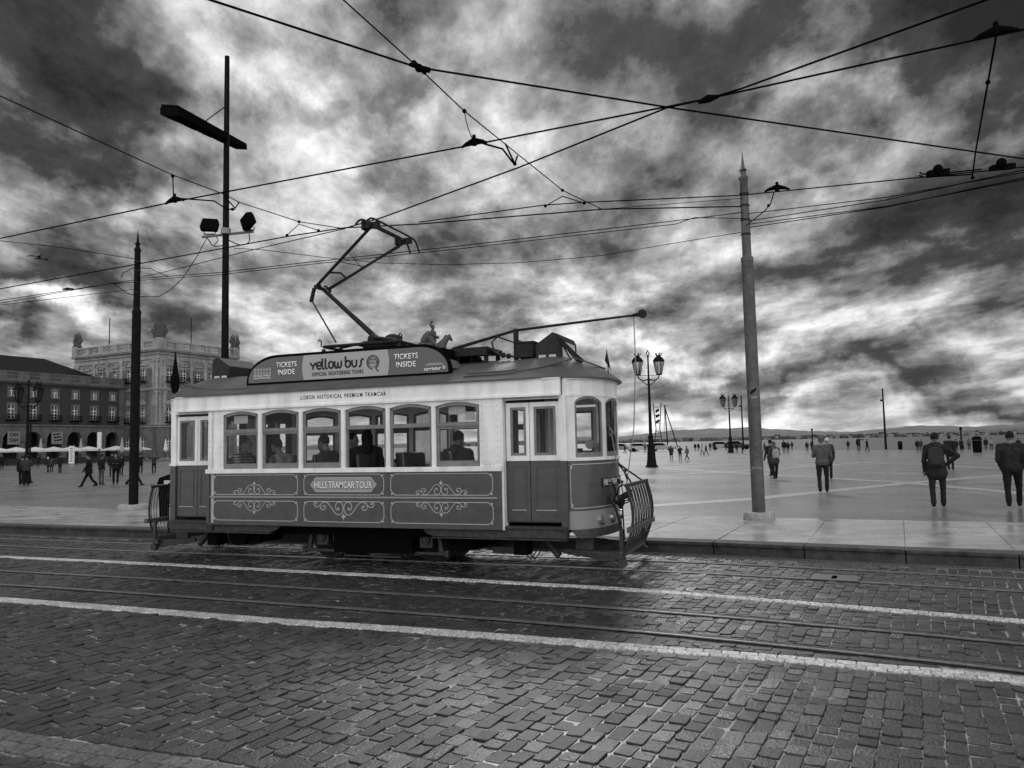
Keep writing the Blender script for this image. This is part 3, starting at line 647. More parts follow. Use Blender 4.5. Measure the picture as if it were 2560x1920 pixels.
# advertising boards on the roof, one each side
ADG = M('board grey', .085, .35); ADL = M('board pale', .34, .35)
def board_poly(x0, x1, z0, z1, r0, r1, inset=0):
    P = [(x0+inset, z0+inset), (x1-inset, z0+inset)]
    P += [(x1-inset-r1*(1-math.cos(t)), z0+inset+(z1-z0-2*inset)*(.12+.88*math.sin(t))) for t in np.linspace(.02, math.pi/2, 12)]
    P += [(x0+inset+r0*(1-math.cos(t)), z0+inset+(z1-z0-2*inset)*(.12+.88*math.sin(t))) for t in np.linspace(math.pi/2, .02, 12)]
    return P
for far in (0, 1):
    yb = .30; x0, x1, z0, z1 = (-2.14, 1.66, 2.875, 3.37)
    b = MB(); b.prism(board_poly(x0, x1, z0, z1, .62, .5), yb, yb+.07)
    b.box(-1.9, 1.5, yb+.07, yb+.5, 3.02, 3.30)
    bd = M_y(b, far).build('advertising_board', BLACK, tram)
    b = MB(); b.prism(board_poly(x0, x1, z0, z1, .62, .5, .045), yb-.006, yb); pa = M_y(b, far).build('board_face', ADG, bd)
    b = MB(); zt = z1-.045; b.prism([(-.985, z0+.046)] + [(.585-.01+.03*math.sin(t), z0+.046+(zt-z0-.046)*t/math.pi) for t in np.linspace(0, math.pi, 8)] + [(-.985-.03*math.sin(t), zt-(zt-z0-.046)*t/math.pi) for t in np.linspace(0, math.pi, 8)][:-1], yb-.011, yb-.006)
    M_y(b, far).build('board_centre', ADL, bd)
    if far: continue
    yt = yb-.016
    for xa, xb in ((-1.53, -1.12), (.69, 1.11)):
        text('TICKETS', xa, xb, 3.155, .085, yb-.010, DKTXT, bd, bold=.04, depth=.002); text('TICKETS', xa, xb, 3.155, .085, yb-.014, WHITE, bd, bold=.018, depth=.003)
        text('INSIDE', xa+.04, xb-.04, 3.03, .085, yb-.010, DKTXT, bd, bold=.04, depth=.002); text('INSIDE', xa+.04, xb-.04, 3.03, .085, yb-.014, WHITE, bd, bold=.018, depth=.003)
    # rounded display lettering built from strokes
    b = MB(); wd = .027
    def stroke(P, x, z, s): b.strip([(x+q[0]*s*1.22, z+q[1]*s) for q in catmull(P, 5)], wd, yt-.003, yt+.004)
    s = .112; z = 3.085; x = -.845
    G = {'Y': [[(0, 1.0), (.05, .72), (.3, .55), (.6, .72), (.65, 1.0)], [(.33, .56), (.33, .3), (.28, 0)]],
         'e': [[(.1, .5), (.35, .5), (.65, .5), (.62, .85), (.35, 1.0), (.08, .8), (.05, .35), (.3, .0), (.62, .12)]],
         'l': [[(0, 1.5), (0, .8), (0, .3), (.12, .03), (.3, .0)]],
         'o': [[(.35, 1.0), (.08, .8), (.05, .3), (.35, 0), (.65, .3), (.62, .8), (.35, 1.0)]],
         'w': [[(0, 1), (.02, .35), (.2, 0), (.42, .25), (.45, .7), (.45, .25), (.7, 0), (.9, .35), (.92, 1)]],
         'b': [[(.02, 1.6), (.02, .8), (.05, .25), (.35, 0), (.65, .3), (.6, .8), (.35, .95), (.1, .8)]],
         'u': [[(.0, 1), (.02, .35), (.3, 0), (.58, .3), (.6, 1)]],
         's': [[(.0, .02), (.2, .05), (.3, .3), (.32, .75), (.45, 1.0), (.65, 1.05)]]}
    for ch, adv in (('Y', .85), ('e', .85), ('l', .45), ('l', .45), ('o', .9), ('w', 1.25), (' ', .30), ('b', .95), ('u', .95), ('s', .7)):
        for P in G.get(ch, []): stroke(P, x, z, s)
        x += adv*s*1.16
    b.build('lettering', DKTXT, bd)
    text('OFFICIAL SIGHTSEEING TOURS', -.82, .14, 2.975, .062, yt, DKTXT, bd, bold=.01, depth=.003, sp=1.15)
    b = MB(); cx, cz, rr = .315, 3.14, .105
    b.strip([(cx+rr*math.cos(t), cz+rr*math.sin(t)) for t in np.linspace(-1.1, 4.3, 30)] + [(cx-.01, cz-rr*1.05)], .014, yt-.003, yt+.004)
    b.strip([(cx+rr*.45, cz-rr*.9), (cx+rr*.75, cz-rr*1.25), (cx+rr*.98, cz-rr*1.45)], .014, yt-.003, yt+.004)
    b.strip([(cx+rr*.74*math.cos(t), cz+rr*.74*math.sin(t)) for t in np.linspace(0, 2*math.pi, 24)], .006, yt-.003, yt+.004)
    b.box(cx-.085, cx+.085, yt-.003, yt+.004, cz-.018, cz+.018)
    b.build('round_emblem', DKTXT, bd)
    text('EXCELLENCE', cx-.055, cx+.055, cz+.035, .018, yt-.002, DKTXT, bd, depth=.003); text('CERTIFIED', cx-.07, cx+.07, cz-.010, .02, yt-.005, WHITE, bd, depth=.003)
    text('carristur', 1.21, 1.50, 2.955, .055, yt+.004, WHITE, bd, bold=.015, depth=.003)
    b = MB(); b.prism([(1.55, 3.025), (1.585, 2.99), (1.57, 2.985), (1.57, 2.965), (1.53, 2.965), (1.53, 2.985), (1.515, 2.99)], yt+.002, yt+.008); b.box(1.24, 1.55, yt+.004, yt+.008, 3.035, 3.047); b.box(1.28, 1.5, yt+.004, yt+.008, 3.056, 3.064)
    for r_ in range(2):
        for k in range(6):
            cx, cz = -1.955+k*.06, 3.135-r_*.062; b.strip([(cx+.021*math.cos(t), cz+.023*math.sin(t)) for t in np.linspace(0, 2*math.pi, 9)], .008, yt+.004, yt+.008)
            b.box(cx-.008, cx+.008, yt+.004, yt+.008, cz-.008, cz+.008)
    b.build('pictograms', LINE, bd)
    text('FOR THE BEST EXPERIENCE', -1.99, -1.64, 3.022, .024, yt+.004, WHITE, bd, depth=.003)
    text('CHOOSE THE FIRST EXPERIENCE', -1.99, -1.64, 2.985, .024, yt+.004, WHITE, bd, depth=.003)
# roof walkway and gear
b = MB(); b.box(-2.65, -1.9, 1.35, 1.85, 3.10, 3.42); b.box(-2.2, 2.05, .80, 1.45, 3.26, 3.33); b.box(1.1, 2.05, .78, .83, 3.20, 3.33)
for x in np.arange(-2, 2.2, .5): b.box(x-.03, x+.03, .85, .9, 3.05, 3.26); b.box(x-.03, x+.03, 1.35, 1.4, 3.05, 3.26)
b.build('roof_walkway', IRON, tram)
b = MB(); b.box(2.48, 2.76, .92, 1.3, 3.14, 3.36); b.box(2.46, 2.78, .90, 1.32, 3.36, 3.385); b.tube([(2.1, 1.0, 3.2), (2.05, 1.0, 3.42), (2.15, 1.0, 3.5), (2.5, 1.0, 3.36)], .014, 6)
for k in range(5): b.ball((1.95+k*.09, 1.05, 3.27-.02*k), .045, 8, 6)
b.tube([(2.0, .95, 3.34), (2.2, .93, 3.2), (2.4, .95, 3.17), (2.75, 1.0, 3.12)], .016, 6)
b.build('resistor_box', IRON, tram)
# pantograph
pt = [None]
b = MB(); zf = 3.52
for y in (.80, 1.44): b.tube([(-.95, y, zf), (.50, y, zf)], .028, 8); 
for x in (-.95, -.3, .5): b.tube([(x, .80, zf), (x, 1.44, zf)], .025, 8)
for x in (-.95, .5):
    for y in (.80, 1.44): b.lathe([(.05, 0), (.065, .02), (.04, .05), (.06, .08), (.035, .11), (.03, .15)], 10, (x, y, 3.33))
for x in (-1.0, .55): b.tube([(x, .8, zf), (x, .8, zf+.10), (x-.03, .8, zf+.13), (x-.06, .8, zf+.10)], .012, 5)
b.box(-.25, .35, .9, 1.34, zf-.05, zf+.06); b.ball((.22, 1.1, zf+.09), (.17, .12, .09)); b.ball((-.1, 1.0, zf+.10), (.1, .1, .09)); b.tube([(-.85, 1.12, zf), (-.15, 1.12, zf+.10)], .02, 8); b.tube([(0, .86, zf+.1), (.42, .86, zf+.03)], .03, 8)
pg = b.build('pantograph', IRON, tram, smooth=False)
b = MB(); b.tube([(-.12, 1.12, 3.66), (-1.16, 1.12, 4.58)], [.05, .036], 10); b.tube([(-.87, 1.05, 3.62), (-1.34, 1.02, 4.38), (-1.27, 1.0, 4.60)], .014, 6); b.tube([(-1.36, 1.02, 4.36), (-1.28, 1.0, 4.6)], .035, 8)
b.tube([(-1.19, .90, 4.60), (-1.19, 1.34, 4.60)], .035, 10); b.ball((-1.19, 1.0, 4.62), .055); b.ball((-1.22, 1.25, 4.64), .05); b.build('lower_arm', IRON, pg)
b = MB(); hx = .15
b.tube([(-1.19, .94, 4.62), (hx-.02, .56, 5.40)], .026, 8); b.tube([(-1.19, 1.30, 4.62), (hx-.02, 1.66, 5.40)], .026, 8); b.tube([(-1.12, 1.12, 4.58), (hx-.06, 1.60, 5.32)], .014, 6)
b.tube([(-.86, .84, 4.80), (-.80, 1.1, 4.84), (-.86, 1.38, 4.80)], .018, 6); b.tube([(-.62, .78, 4.95), (-.55, 1.45, 5.0)], .008, 5); b.tube([(-.4, .72, 5.08), (-.6, 1.45, 4.98)], .006, 5)
b.build('upper_arm', IRON, pg)
b = MB()
for dx in (-.09, .09):
    b.tube(catmull([(hx+dx, .22, 5.36), (hx+dx, .32, 5.45), (hx+dx, .48, 5.50), (hx+dx, 1.12, 5.505), (hx+dx, 1.76, 5.50), (hx+dx, 1.93, 5.44), (hx+dx, 2.04, 5.30)], 4), .018, 6)
for y in (.56, 1.66): b.box(hx-.13, hx+.13, y-.05, y+.05, 5.38, 5.47); b.box(hx-.16, hx-.12, y-.07, y+.07, 5.36, 5.50); b.tube([(hx, y-.1, 5.42), (hx, y+.1, 5.42)], .035, 8)
b.tube([(hx, .5, 5.42), (hx, 1.7, 5.42)], .02, 8)
b.build('collector_head', IRON, pg)
# trolley pole kept as a decorative boom
b = MB(); b.tube([(1.30, 1.12, 3.37), (2.41, 1.12, 3.60), (4.32, 1.12, 3.69)], [.030, .024, .018], 8); tp = b.build('trolley_pole', IRON, tram)
b = MB(); b.tube([(4.43, 1.09, 3.70), (4.43, 1.15, 3.70)], .065, 16); b.tube([(4.25, 1.12, 3.685), (4.40, 1.12, 3.70)], [.02, .04], 8); b.build('trolley_wheel', IRON, tp)
b = MB(); b.box(2.385, 2.445, 1.08, 1.16, 3.12, 3.62); b.tube([(2.42, 1.12, 3.45), (2.62, 1.12, 3.36)], .01, 5); b.build('pole_rest', IRON, tp)
b = MB(); b.tube([(4.30, 1.12, 3.67), (4.305, 1.12, 3.0), (4.25, 1.1, 2.0), (4.12, 1.0, 1.10)], .008, 5); b.build('trolley_rope', M('rope', .2, .9), tp)
# destination boxes over each end
for sg in (1, -1):
    b = MB(); prof = [(2.88, 3.03), (2.88, 3.30), (3.14, 3.47), (3.22, 3.44), (3.26, 3.36), (3.26, 2.98)]
    ya, yc = .72, 1.62
    b.prism([(sg*x, z) for x, z in prof], ya, yc); bx = b.build('destination_box', M('box paint', .035, .7, spec=.1, noise=(8, .2)), tram, bevel=.012)
    b = MB()
    for x in (2.98, 3.14): b.box(sg*x-.055, sg*x+.055, ya-.008, ya, 3.06, 3.13)
    b.box(sg*3.262-.004, sg*3.262+.004, ya+.12, yc-.12, 3.08, 3.34); b.build('glass', M('box glass', .45, .15), bx)
b = MB()   # pennants beside the right-hand box
b.add([(3.22, .70, 3.40), (3.66, .62, 3.00), (3.36, .58, 3.22), (3.60, .60, 3.12), (3.58, .62, 2.93)], [(0, 2, 1), (1, 2, 4)]); b.tube([(3.22, .70, 3.42), (3.60, .55, 2.78)], .012, 5); b.tube([(3.22, .70, 3.42), (3.62, .6, 3.02)], .010, 5)
b.build('folded_pennant', IRON, tram)
for x in (3.92, -3.92):
    b = MB(); b.tube([(x, 1.0, 2.70), (x*.995, 1.0, 3.18)], .008, 5); b.add([(x*.995, 1.0, 3.18), (x*.985, 1.02, 3.02), (x*1.01, .99, 2.86)], [(0, 1, 2)]) if x > 0 else b.add([(x*.995, 1.0, 3.18), (x*.975, 1.05, 3.0), (x*.99, 1.0, 2.78)], [(0, 1, 2)])
    b.build('small_flag', IRON, tram)
# interior
INT = M('interior wood', .07, .5); CEIL = M('interior ceiling', .35, .6)
b = MB(); b.box(-3.45, 3.45, .14, 2.10, .70, .74); b.build('floor', INT, tram)
b = MB(); b.box(-3.4, 3.4, .06, 2.18, 2.62, 2.64); b.build('ceiling', CEIL, tram)
b = MB()
for x in (-2.6, 2.5): b.holed(.16, 2.08, .74, 2.6, [(.80, 1.44, .75, 2.35), (.30, .66, 1.6, 2.3), (1.58, 1.94, 1.6, 2.3)], x, x+.04)
b.v = [(y, x, z) for x, y, z in b.v]; b.build('bulkhead', INT, tram)
b = MB(); b.box(3.30, 3.38, .75, 1.55, .74, 1.55); b.tube([(3.3, 1.1, 1.55), (3.3, 1.1, 1.72)], .16, 12); b.box(-3.38, -3.30, .75, 1.55, .74, 1.55); b.build('controller', IRON, tram)
SEAT = M('seat leather', .035, .4)
k = 0
for x in (-2.05, -1.25, -.45, .35, 1.15, 1.95):
    for ya, yc in ((.16, .86), (1.40, 2.08)):
        b = MB(); b.box(x-.22, x+.20, ya, yc, 1.08, 1.16); b.box(x-.05, x+.05, ya+.1, yc-.1, .74, 1.08); st = b.build('seat', SEAT, tram)
        b = MB(); b.prism([(x-.25, 1.12), (x-.19, 1.12), (x-.23, 1.70), (x-.29, 1.70)], ya, yc); bb_ = b.build('backrest', SEAT, st, bevel=.02)
        b = MB(); b.tube([(x-.27, ya+.02, 1.70), (x-.27, yc-.02, 1.70)], .012, 6); b.build('grab_rail', CHROME, st)
# notices seen through the glass
PAP = M('paper notice', .45, .7); PAP2 = M('grey notice', .22, .7)
b = MB(); b.box(.80, 1.06, 2.04, 2.05, 1.62, 2.02); b.k = 1
for i_ in range(14): xx, zz = .81+.017*rng.randint(0, 13), 1.65+rng.uniform(0, .27); b.box(xx, xx+rng.uniform(.02, .05), 2.035, 2.04, zz, zz+.012)
b.k = 0; b.box(-2.20, -1.92, .07, .074, 2.24, 2.37); b.box(1.72, 1.99, .07, .074, 2.26, 2.38); b.k = 2; b.box(1.75, 1.86, .07, .074, 2.15, 2.25); b.k = 0; b.box(1.99, 2.14, .07, .074, 2.17, 2.29); b.k = 2; b.box(2.0, 2.14, .07, .074, 2.31, 2.39); b.k = 1; b.box(-.62, -.35, 2.06, 2.064, 2.2, 2.36)
b.build('notice', [PAP, PAP2, BLACK], tram)
b = MB(); b.tube([(3.70, .62, 1.78), (3.703, .615, 1.78)], .07, 16); b.k = 1; b.box(2.98, 3.06, 1.9, 1.904, 1.9, 2.02); b.build('notice', [PAP2, PAP], tram)
# underframe, truck, wheels
b = MB(); b.box(-3.4, 3.4, .25, 1.99, .52, .60); b.box(-2.6, 2.5, .30, .38, .44, .56); b.box(-2.6, 2.5, 1.86, 1.94, .44, .56)
for x in (-2.75, 2.75): b.box(x-.10, x+.10, .20, .45, .05+.18, .56)
b.box(-2.45, -1.85, .3, .9, .28, .52); b.box(1.5, 1.95, .4, 1.6, .25, .5); b.box(-.45, .95, .34, 1.9, .17, .5)
b.build('underframe', BLACK, tram)
b = MB(); b.tube([(-2.26, .25, .42), (-2.26, .75, .42)], .19, 20); b.build('air_tank', BLACK, tram)
for sg in (1, -1):
    b = MB(); prof = [(1.28, .585), (1.33, .53), (1.45, .49), (3.5, .475), (3.5, .585)]
    b.prism([(sg*x, z) for x, z in prof], .06, .10); b.box(min(sg*1.45, sg*3.5), max(sg*1.45, sg*3.5), .02, .12, .465, .48); b.build('step_board', IRON2, tram)
for wx in (-.72, 1.14):
    for yy in (.72, 1.52):
        b = MB(); y0, y1 = (yy-.05, yy+.05); b.tube([(wx, y0, .34), (wx, y1, .34)], .33, 28); wh = b.build('wheel', IRON, tram)
        b = MB(); fl = y1 if yy < 1 else y0-.02; b.tube([(wx, fl, .34), (wx, fl+.02, .34)], .36, 28); b.tube([(wx, y0-.012, .34), (wx, y0, .34)], [.10, .12], 16); b.build('tyre', IRON2, wh)
    b = MB(); yb = .42
    b.box(wx-.11, wx+.11, yb, yb+.2, .26, .50); b.tube([(wx, yb-.03, .38), (wx, yb, .38)], [.06, .075], 14); b.tube([(wx, yb-.045, .38), (wx, yb-.03, .38)], .03, 10)
    b.prism([(wx-.30, .19), (wx-.22, .19), (wx-.18, .52), (wx-.22, .52)], yb, yb+.05); b.prism([(wx+.30, .19), (wx+.22, .19), (wx+.18, .52), (wx+.22, .52)], yb, yb+.05)
    b.box(wx-.36, wx+.36, yb-.01, yb+.05, .155, .20); b.box(wx-.38, wx-.32, yb-.02, yb+.06, .13, .23); b.box(wx+.32, wx+.38, yb-.02, yb+.06, .13, .23)
    for z in (.44, .47, .50): b.box(wx-.2+.02*(z-.44)*50, wx+.2-.02*(z-.44)*50, yb-.01, yb+.06, z, z+.022)
    b.build('axle_box', IRON2, tram, bevel=.006)
b = MB(); b.box(-.40, .82, .40, .46, .235, .255); b.box(-.30, .72, .40, .46, .10, .125); b.tube([(-.36, .42, .25), (-.30, .42, .12)], .012, 6)
for x in (-.2, .05, .3, .6): b.box(x, x+.015, .40, .44, .255, .5)
b.build('truck_frame', IRON2, tram)
for sg in (1, -1):    # life-guard gear under each platform
    for ya_ in (.42, 1.77): b = MB(); b.prism([(sg*3.30, .27), (sg*3.33, .24), (sg*4.15, .13), (sg*4.22, .17), (sg*4.2, .25), (sg*3.35, .31)], ya_, ya_+.05); b.build('life_guard_carrier', IRON2, tram, bevel=.006)
    b = MB()
    b.box(min(sg*3.5, sg*3.75), max(sg*3.5, sg*3.75), .44, .50, .30, .46); b.tube([(sg*3.0, .5, .46), (sg*3.25, .45, .2)], .05, 10); b.build('sander_pipe', IRON2, tram)
    for hx_ in (0, .06): b = MB(); b.tube([(sg*(2.6+hx_), .5, .35), (sg*(2.82+hx_), .45, .14), (sg*(2.96+hx_), .5, .35)], .012, 6); b.build('brake_hose', IRON2, tram)
    b = MB(); b.box(min(sg*2.2, sg*2.7), max(sg*2.2, sg*2.7), .5, .8, .2, .3); b.build('valve_box', IRON2, tram)
# slatted fenders folded up at both ends
RAT = M('fender slats', .035, .6, spec=.2, noise=(12, .4)); ROPE = M('pale rope', .34, .8)
for sg in (1, -1):
    ya, yc, zt, zb = .40, 1.86, 1.20, .27
    def fx(z): t = (z-zb)/(zt-zb); return 4.20+.06*t+.11*math.sin(math.pi*min(1, max(0, t)))
    b = MB(); b.tube([(sg*fx(zt), ya-.03, zt), (sg*fx(zt), yc+.03, zt)], .026, 10); b.tube([(sg*fx(zb), ya, zb+.02), (sg*fx(zb), yc, zb+.02)], .02, 8)
    for y in (ya, yc): b.tube([(sg*fx(z), y, z) for z in np.linspace(zb, zt, 9)], .018, 8)
    fe = b.build('fender', RAT, tram)
    b = MB(); nS = 23
    for k_ in range(nS):
        y = ya+.04+(yc-ya-.08)*k_/(nS-1); b.tube([(sg*(fx(z)+.004*math.sin(k_*2.1+z*5)), y, z) for z in np.linspace(zb, zt, 8)], .0065, 5)
    b.build('slats', RAT, fe)
    b = MB(); b.box(min(sg*4.27, sg*4.35), max(sg*4.27, sg*4.35), ya-.10, yc+.10, .56, .63); b.box(min(sg*4.15, sg*4.2), max(sg*4.15, sg*4.2), ya-.05, yc+.05, .22, .29); b.build('cross_bar', M('weathered timber', .07, .8, noise=(9, .4)), fe)
    for y in (ya-.02, yc+.02):
        b = MB(); b.box(min(sg*4.15, sg*4.20), max(sg*4.15, sg*4.20), y-.02, y+.02, .14, .60); b.tube([(sg*4.18, y-.04, .14), (sg*4.18, y+.04, .14)], .06, 12); b.box(min(sg*4.08, sg*4.2), max(sg*4.08, sg*4.2), y-.035, y+.035, .20, .28)
        b.build('hinge_bracket', IRON2, fe)
    b = MB(); b.tube([(sg*3.98, 1.12, 1.50), (sg*4.10, 1.0, 1.38), (sg*fx(zt), .75, zt+.02)], .013, 6); b.tube([(sg*3.98, 1.12, 1.50), (sg*4.10, 1.25, 1.38), (sg*fx(zt), 1.5, zt+.02)], .013, 6); b.ball((sg*4.10, 1.08, 1.38), .025)
    b.tube([(sg*4.10, 1.0, 1.38), (sg*4.16, .95, 1.24)], .01, 5)
    b.build('hanger_ropes', IRON, fe)
    b = MB()     # coiled rope and hoses on the coupling post
    for k_ in range(6):
        r0 = .12+.02*k_; b.tube([(sg*(4.06+.02*k_+.10*math.sin(t)*.6), .85+r0*math.cos(t), .98+r0*.5*math.sin(t)+.03*math.sin(3*t+k_)) for t in np.linspace(0, 6.28, 20)], .011, 5)
    b.tube([(sg*3.93, .70, 1.02), (sg*4.06, .60, .86), (sg*4.12, .62, .6), (sg*4.14, .66, .36)], .02, 6)
    b.tube(catmull([(sg*4.0, .95, 1.02), (sg*4.04, .9, 1.14), (sg*4.14, .85, 1.18), (sg*4.22, .82, 1.08), (sg*4.2, .82, .95)], 5), .012, 6)
    b.tube([(sg*3.98, 1.0, 1.05), (sg*4.08, .92, .9), (sg*4.1, .9, .4)], .012, 6)
    b.build('coiled_ropes', IRON, fe)
b = MB(); b.tube([(3.93, .90, 2.02), (3.97, .90, 1.95), (3.93, .9, 1.9)], .012, 6); b.tube([(3.96, .90, 1.90), (4.02, .92, 1.5), (4.09, .95, 1.05)], .010, 5); b.build('tie_rope', M('rope', .2, .9), tram)
b = MB(); b.tube([(3.95, 1.12, 1.25), (4.05, 1.12, 1.2)], .03, 8); b.tube(catmull([(3.9, .75, 1.2), (3.99, .7, 1.22), (4.03, .72, 1.1), (4.0, .74, .95)], 4), .016, 6); b.build('coupling_hose', IRON, tram)
# ------------------------------------------------------------------ poles and overhead wires
S_ = 1.15732
def D(x, y): return (x*S_, y*S_)
POLEM = M('weathered pole paint', .075, .55, noise=(6, .45), streak=((5, 5, 1.2), .4), bump=(22, .4, .01)); POLED = M('dark pole paint', .010, .8, spec=.05, noise=(7, .3), bump=(30, .2))
CONC = M('pole foot stone', .30, .8, noise=(14, .3), bump=(30, .6))
def catenary_pole(label, p, h, mat, lean=(0, 0), extra=None, foot=.30):
    t = thing('catenary_pole', label, 'pole', (p[0], p[1], PZ), 0, 'tall tapering poles carrying the tram wires')
    s = h/7.5; r = .128
    b = MB(); b.lathe([(r*1.02, 0), (r, .1), (r*.94, 5.05*s), (r*.90, 5.2*s), (r*.99, 5.2*s), (r*.99, 5.28*s), (r*.72, 5.32*s), (r*.62, 6.9*s), (r*.74, 6.92*s), (r*.74, 6.97*s), (r*.5, 7.0*s), (r*.4, 7.08*s), (r*.62, 7.12*s), (r*.3, 7.16*s), (r*.26, 7.2*s), (.005, 7.5*s)], 20); sh = b.build('shaft', mat, t, smooth=True)
    b = MB()
    for z in (5.75, 6.05, 6.35, 6.6): b.tube([(0, 0, z*s), (0, 0, z*s+.035)], r*.76, 14)
    b.build('clamp_band', IRON, t)
    b = MB(); b.lathe([(foot, -.02), (foot*1.02, .02), (foot, .12), (foot*.93, .15), (.12, .15)], 24); b.build('foot', CONC, t, smooth=True)
    return t
RP = at(*D(1640, 1122), PZ); LP = at(*D(288, 1101), PZ)
rp = catenary_pole('grey weathered wire pole with graffiti and stickers standing on the platform right of the tram', RP, 7.55, POLEM)
lp_ = catenary_pole('dark slim wire pole with finial left of the tram, in front of the palace', LP, 8.05, POLED, foot=.4)
def on_pole(s, z, h, sx, parent):        # small marks wrapped on the camera side of the right pole
    o = text(s, 0, None, 0, h, 0, M('graffiti', .6, .6) if sx > 0 else BLACK, parent, 'graffiti', depth=.002); me = o.data
    a0 = math.atan2(-RP[1], -RP[0])
    for v in me.vertices: a = a0+v.co.x/.13; r_ = .134-v.co.y; v.co = (r_*math.cos(a), r_*math.sin(a), z+v.co.z)
on_pole('1233', 2.42, .045, 1, rp)
b = MB(); a0 = math.atan2(-RP[1], -RP[0])
for i in range(7):
    for z, k_ in ((2.50, 0),):
        a1, a2 = a0+(-.45+.13*i), a0+(-.45+.13*(i+1)); zz = z+.012*i
        b.add([(.1345*math.cos(a1), .1345*math.sin(a1), zz), (.1345*math.cos(a2), .1345*math.sin(a2), zz+.012), (.1345*math.cos(a2), .1345*math.sin(a2), zz+.062), (.1345*math.cos(a1), .1345*math.sin(a1), zz+.05)], [(0, 1, 2, 3)])
b.build('sticker', BLACK, rp)
b = MB(); zz_ = [(0, .0), (.03, .05), (.05, .0), (.07, .05), (.10, .01), (.12, .05), (.16, .0), (.19, .03)]
b.tube([(.134*math.cos(a0+(q[0]-.1)/.13), .134*math.sin(a0+(q[0]-.1)/.13), 1.0+q[1]) for q in zz_], .005, 4); b.build('scribble', M('graffiti', .6, .6), rp)
def wire(label, pts, r=.011, cat='wire', sag=0.0, ext=(0, 0), group='overhead tram wires'):
    pts = [np.array(p, float) for p in pts]
    if ext[0]: d = pts[0]-pts[1]; pts.insert(0, pts[0]+d/np.linalg.norm(d)*ext[0])
    if ext[1]: d = pts[-1]-pts[-2]; pts.append(pts[-1]+d/np.linalg.norm(d)*ext[1])
    b = MB(); b.tube(pts, r*.85, 6); return tag(b.build('overhead_wire', WIREM), label, cat, group)
def wp(x, y, z): return at(x*S_, y*S_, z)
def pole_at(P, x, y):          # point on the pole axis seen at this height
    d = ray(x*S_, y*S_); t = P[1]/d[1]; return np.array([P[0], P[1], CZ+d[2]*t])
ZW = 5.75; ZS = 6.1
wire('contact wire entering top left and crossing under the clamp to the right edge', [wp(455, 0, ZW), wp(900, 145, ZW), wp(1470, 236, ZW), wp(2212, 343, ZW)], .013, ext=(6, 6))
wire('thin span wire dropping from the top edge through the clamp down to the lower wires', [wp(742, 0, ZS), wp(905, 147, ZW+.08), wp(1003, 240, ZW+.1), wp(1215, 411, ZW+.1), wp(1300, 452, ZW+.05)], .009, ext=(4, 0))
wire('long contact wire rising from the left edge to the top right insulator', [wp(0, 515, ZW), wp(375, 436, ZW), wp(1025, 312, ZW), wp(1530, 213, ZW), wp(2145, 78, ZW), wp(2212, 64, ZW)], .013, ext=(25, 5))
wire('thin span wire coming down from the left edge to the wires above the pantograph', [wp(0, 207, ZS), wp(373, 378, ZW+.3), wp(480, 418, ZW+.2), wp(517, 437, ZW+.2), wp(646, 479, ZW+.15), wp(745, 494, ZW)], .009, ext=(5, 0))
wire('contact wire running from the pantograph head up to the top right edge', [wp(745, 493, 5.53), wp(825, 470, 5.55), wp(1120, 362, 5.65), wp(1440, 233, 5.7), wp(1530, 213, ZW), wp(1600, 192, ZW), wp(1820, 112, ZW), wp(2130, 0, ZW)], .013, ext=(0, 5))
wire('contact wire touching the pantograph and continuing left behind the dark pole', [wp(0, 624, 5.6), wp(310, 568, 5.6), wp(625, 510, 5.6), wp(745, 492, 5.55), wp(905, 484, 5.55), wp(1300, 452, 5.75), wp(1600, 446, 5.85)], .013, ext=(25, 0))
wire('contact wire above the right of the tram reaching the insulator left of the right edge', [wp(905, 480, 5.55), wp(1175, 443, 5.75), wp(1265, 437, 5.75), wp(1597, 422, 5.75), wp(2212, 361, 5.75)], .011, ext=(0, 12))
wire('stay wire from the right pole to the joint beyond the tram roof', [wp(1300, 452, 5.8), pole_at(RP, 1604, 428)], .007)
wire('twisted feeder cable pair sagging between the two poles', [pole_at(LP, 298, 602), wp(480, 588, 6.0), wp(652, 568, 5.75), wp(995, 531, 5.65), wp(1500, 472, 6.1), pole_at(RP, 1608, 458)], .010)
wire('lower strand of the feeder pair between the two poles', [pole_at(LP, 298, 606), wp(480, 593, 5.95), wp(652, 573, 5.7), wp(995, 537, 5.6), wp(1460, 484, 6.0), wp(1500, 470, 6.1), pole_at(RP, 1610, 472)], .009)
wire('slack telephone cable sagging behind the pantograph', [wp(505, 536, 6.0), wp(570, 540, 6.0), wp(700, 556, 5.9), wp(822, 568, 5.8), wp(975, 572, 5.7), wp(1022, 570, 5.75), wp(1110, 568, 5.8), wp(1190, 562, 5.85), wp(1300, 552, 5.9), wp(1440, 528, 6.0), pole_at(RP, 1612, 500)], .008)
wire('wire from the left edge to the collar of the dark pole', [wp(0, 520, 7.4), wp(120, 533, 7.4), pole_at(LP, 300, 560)], .011, ext=(8, 0))
wire('upper feeder wire leaving the dark pole towards the left edge', [wp(0, 649, 5.9), pole_at(LP, 298, 604)], .012, ext=(20, 0))
wire('second feeder wire just under it towards the left edge', [wp(0, 655, 5.9), wp(230, 614, 6.2), pole_at(LP, 298, 609)], .010, ext=(20, 0))
wire('lowest feeder wire leaving the dark pole towards the left edge', [wp(0, 659, 5.7), pole_at(LP, 299, 624)], .009, ext=(20, 0))
wire('feeder wire from the dark pole up to the wires over the pantograph', [pole_at(LP, 306, 600), wp(375, 583, 6.3), wp(540, 541, 6.0), wp(745, 494, 5.6)], .010)
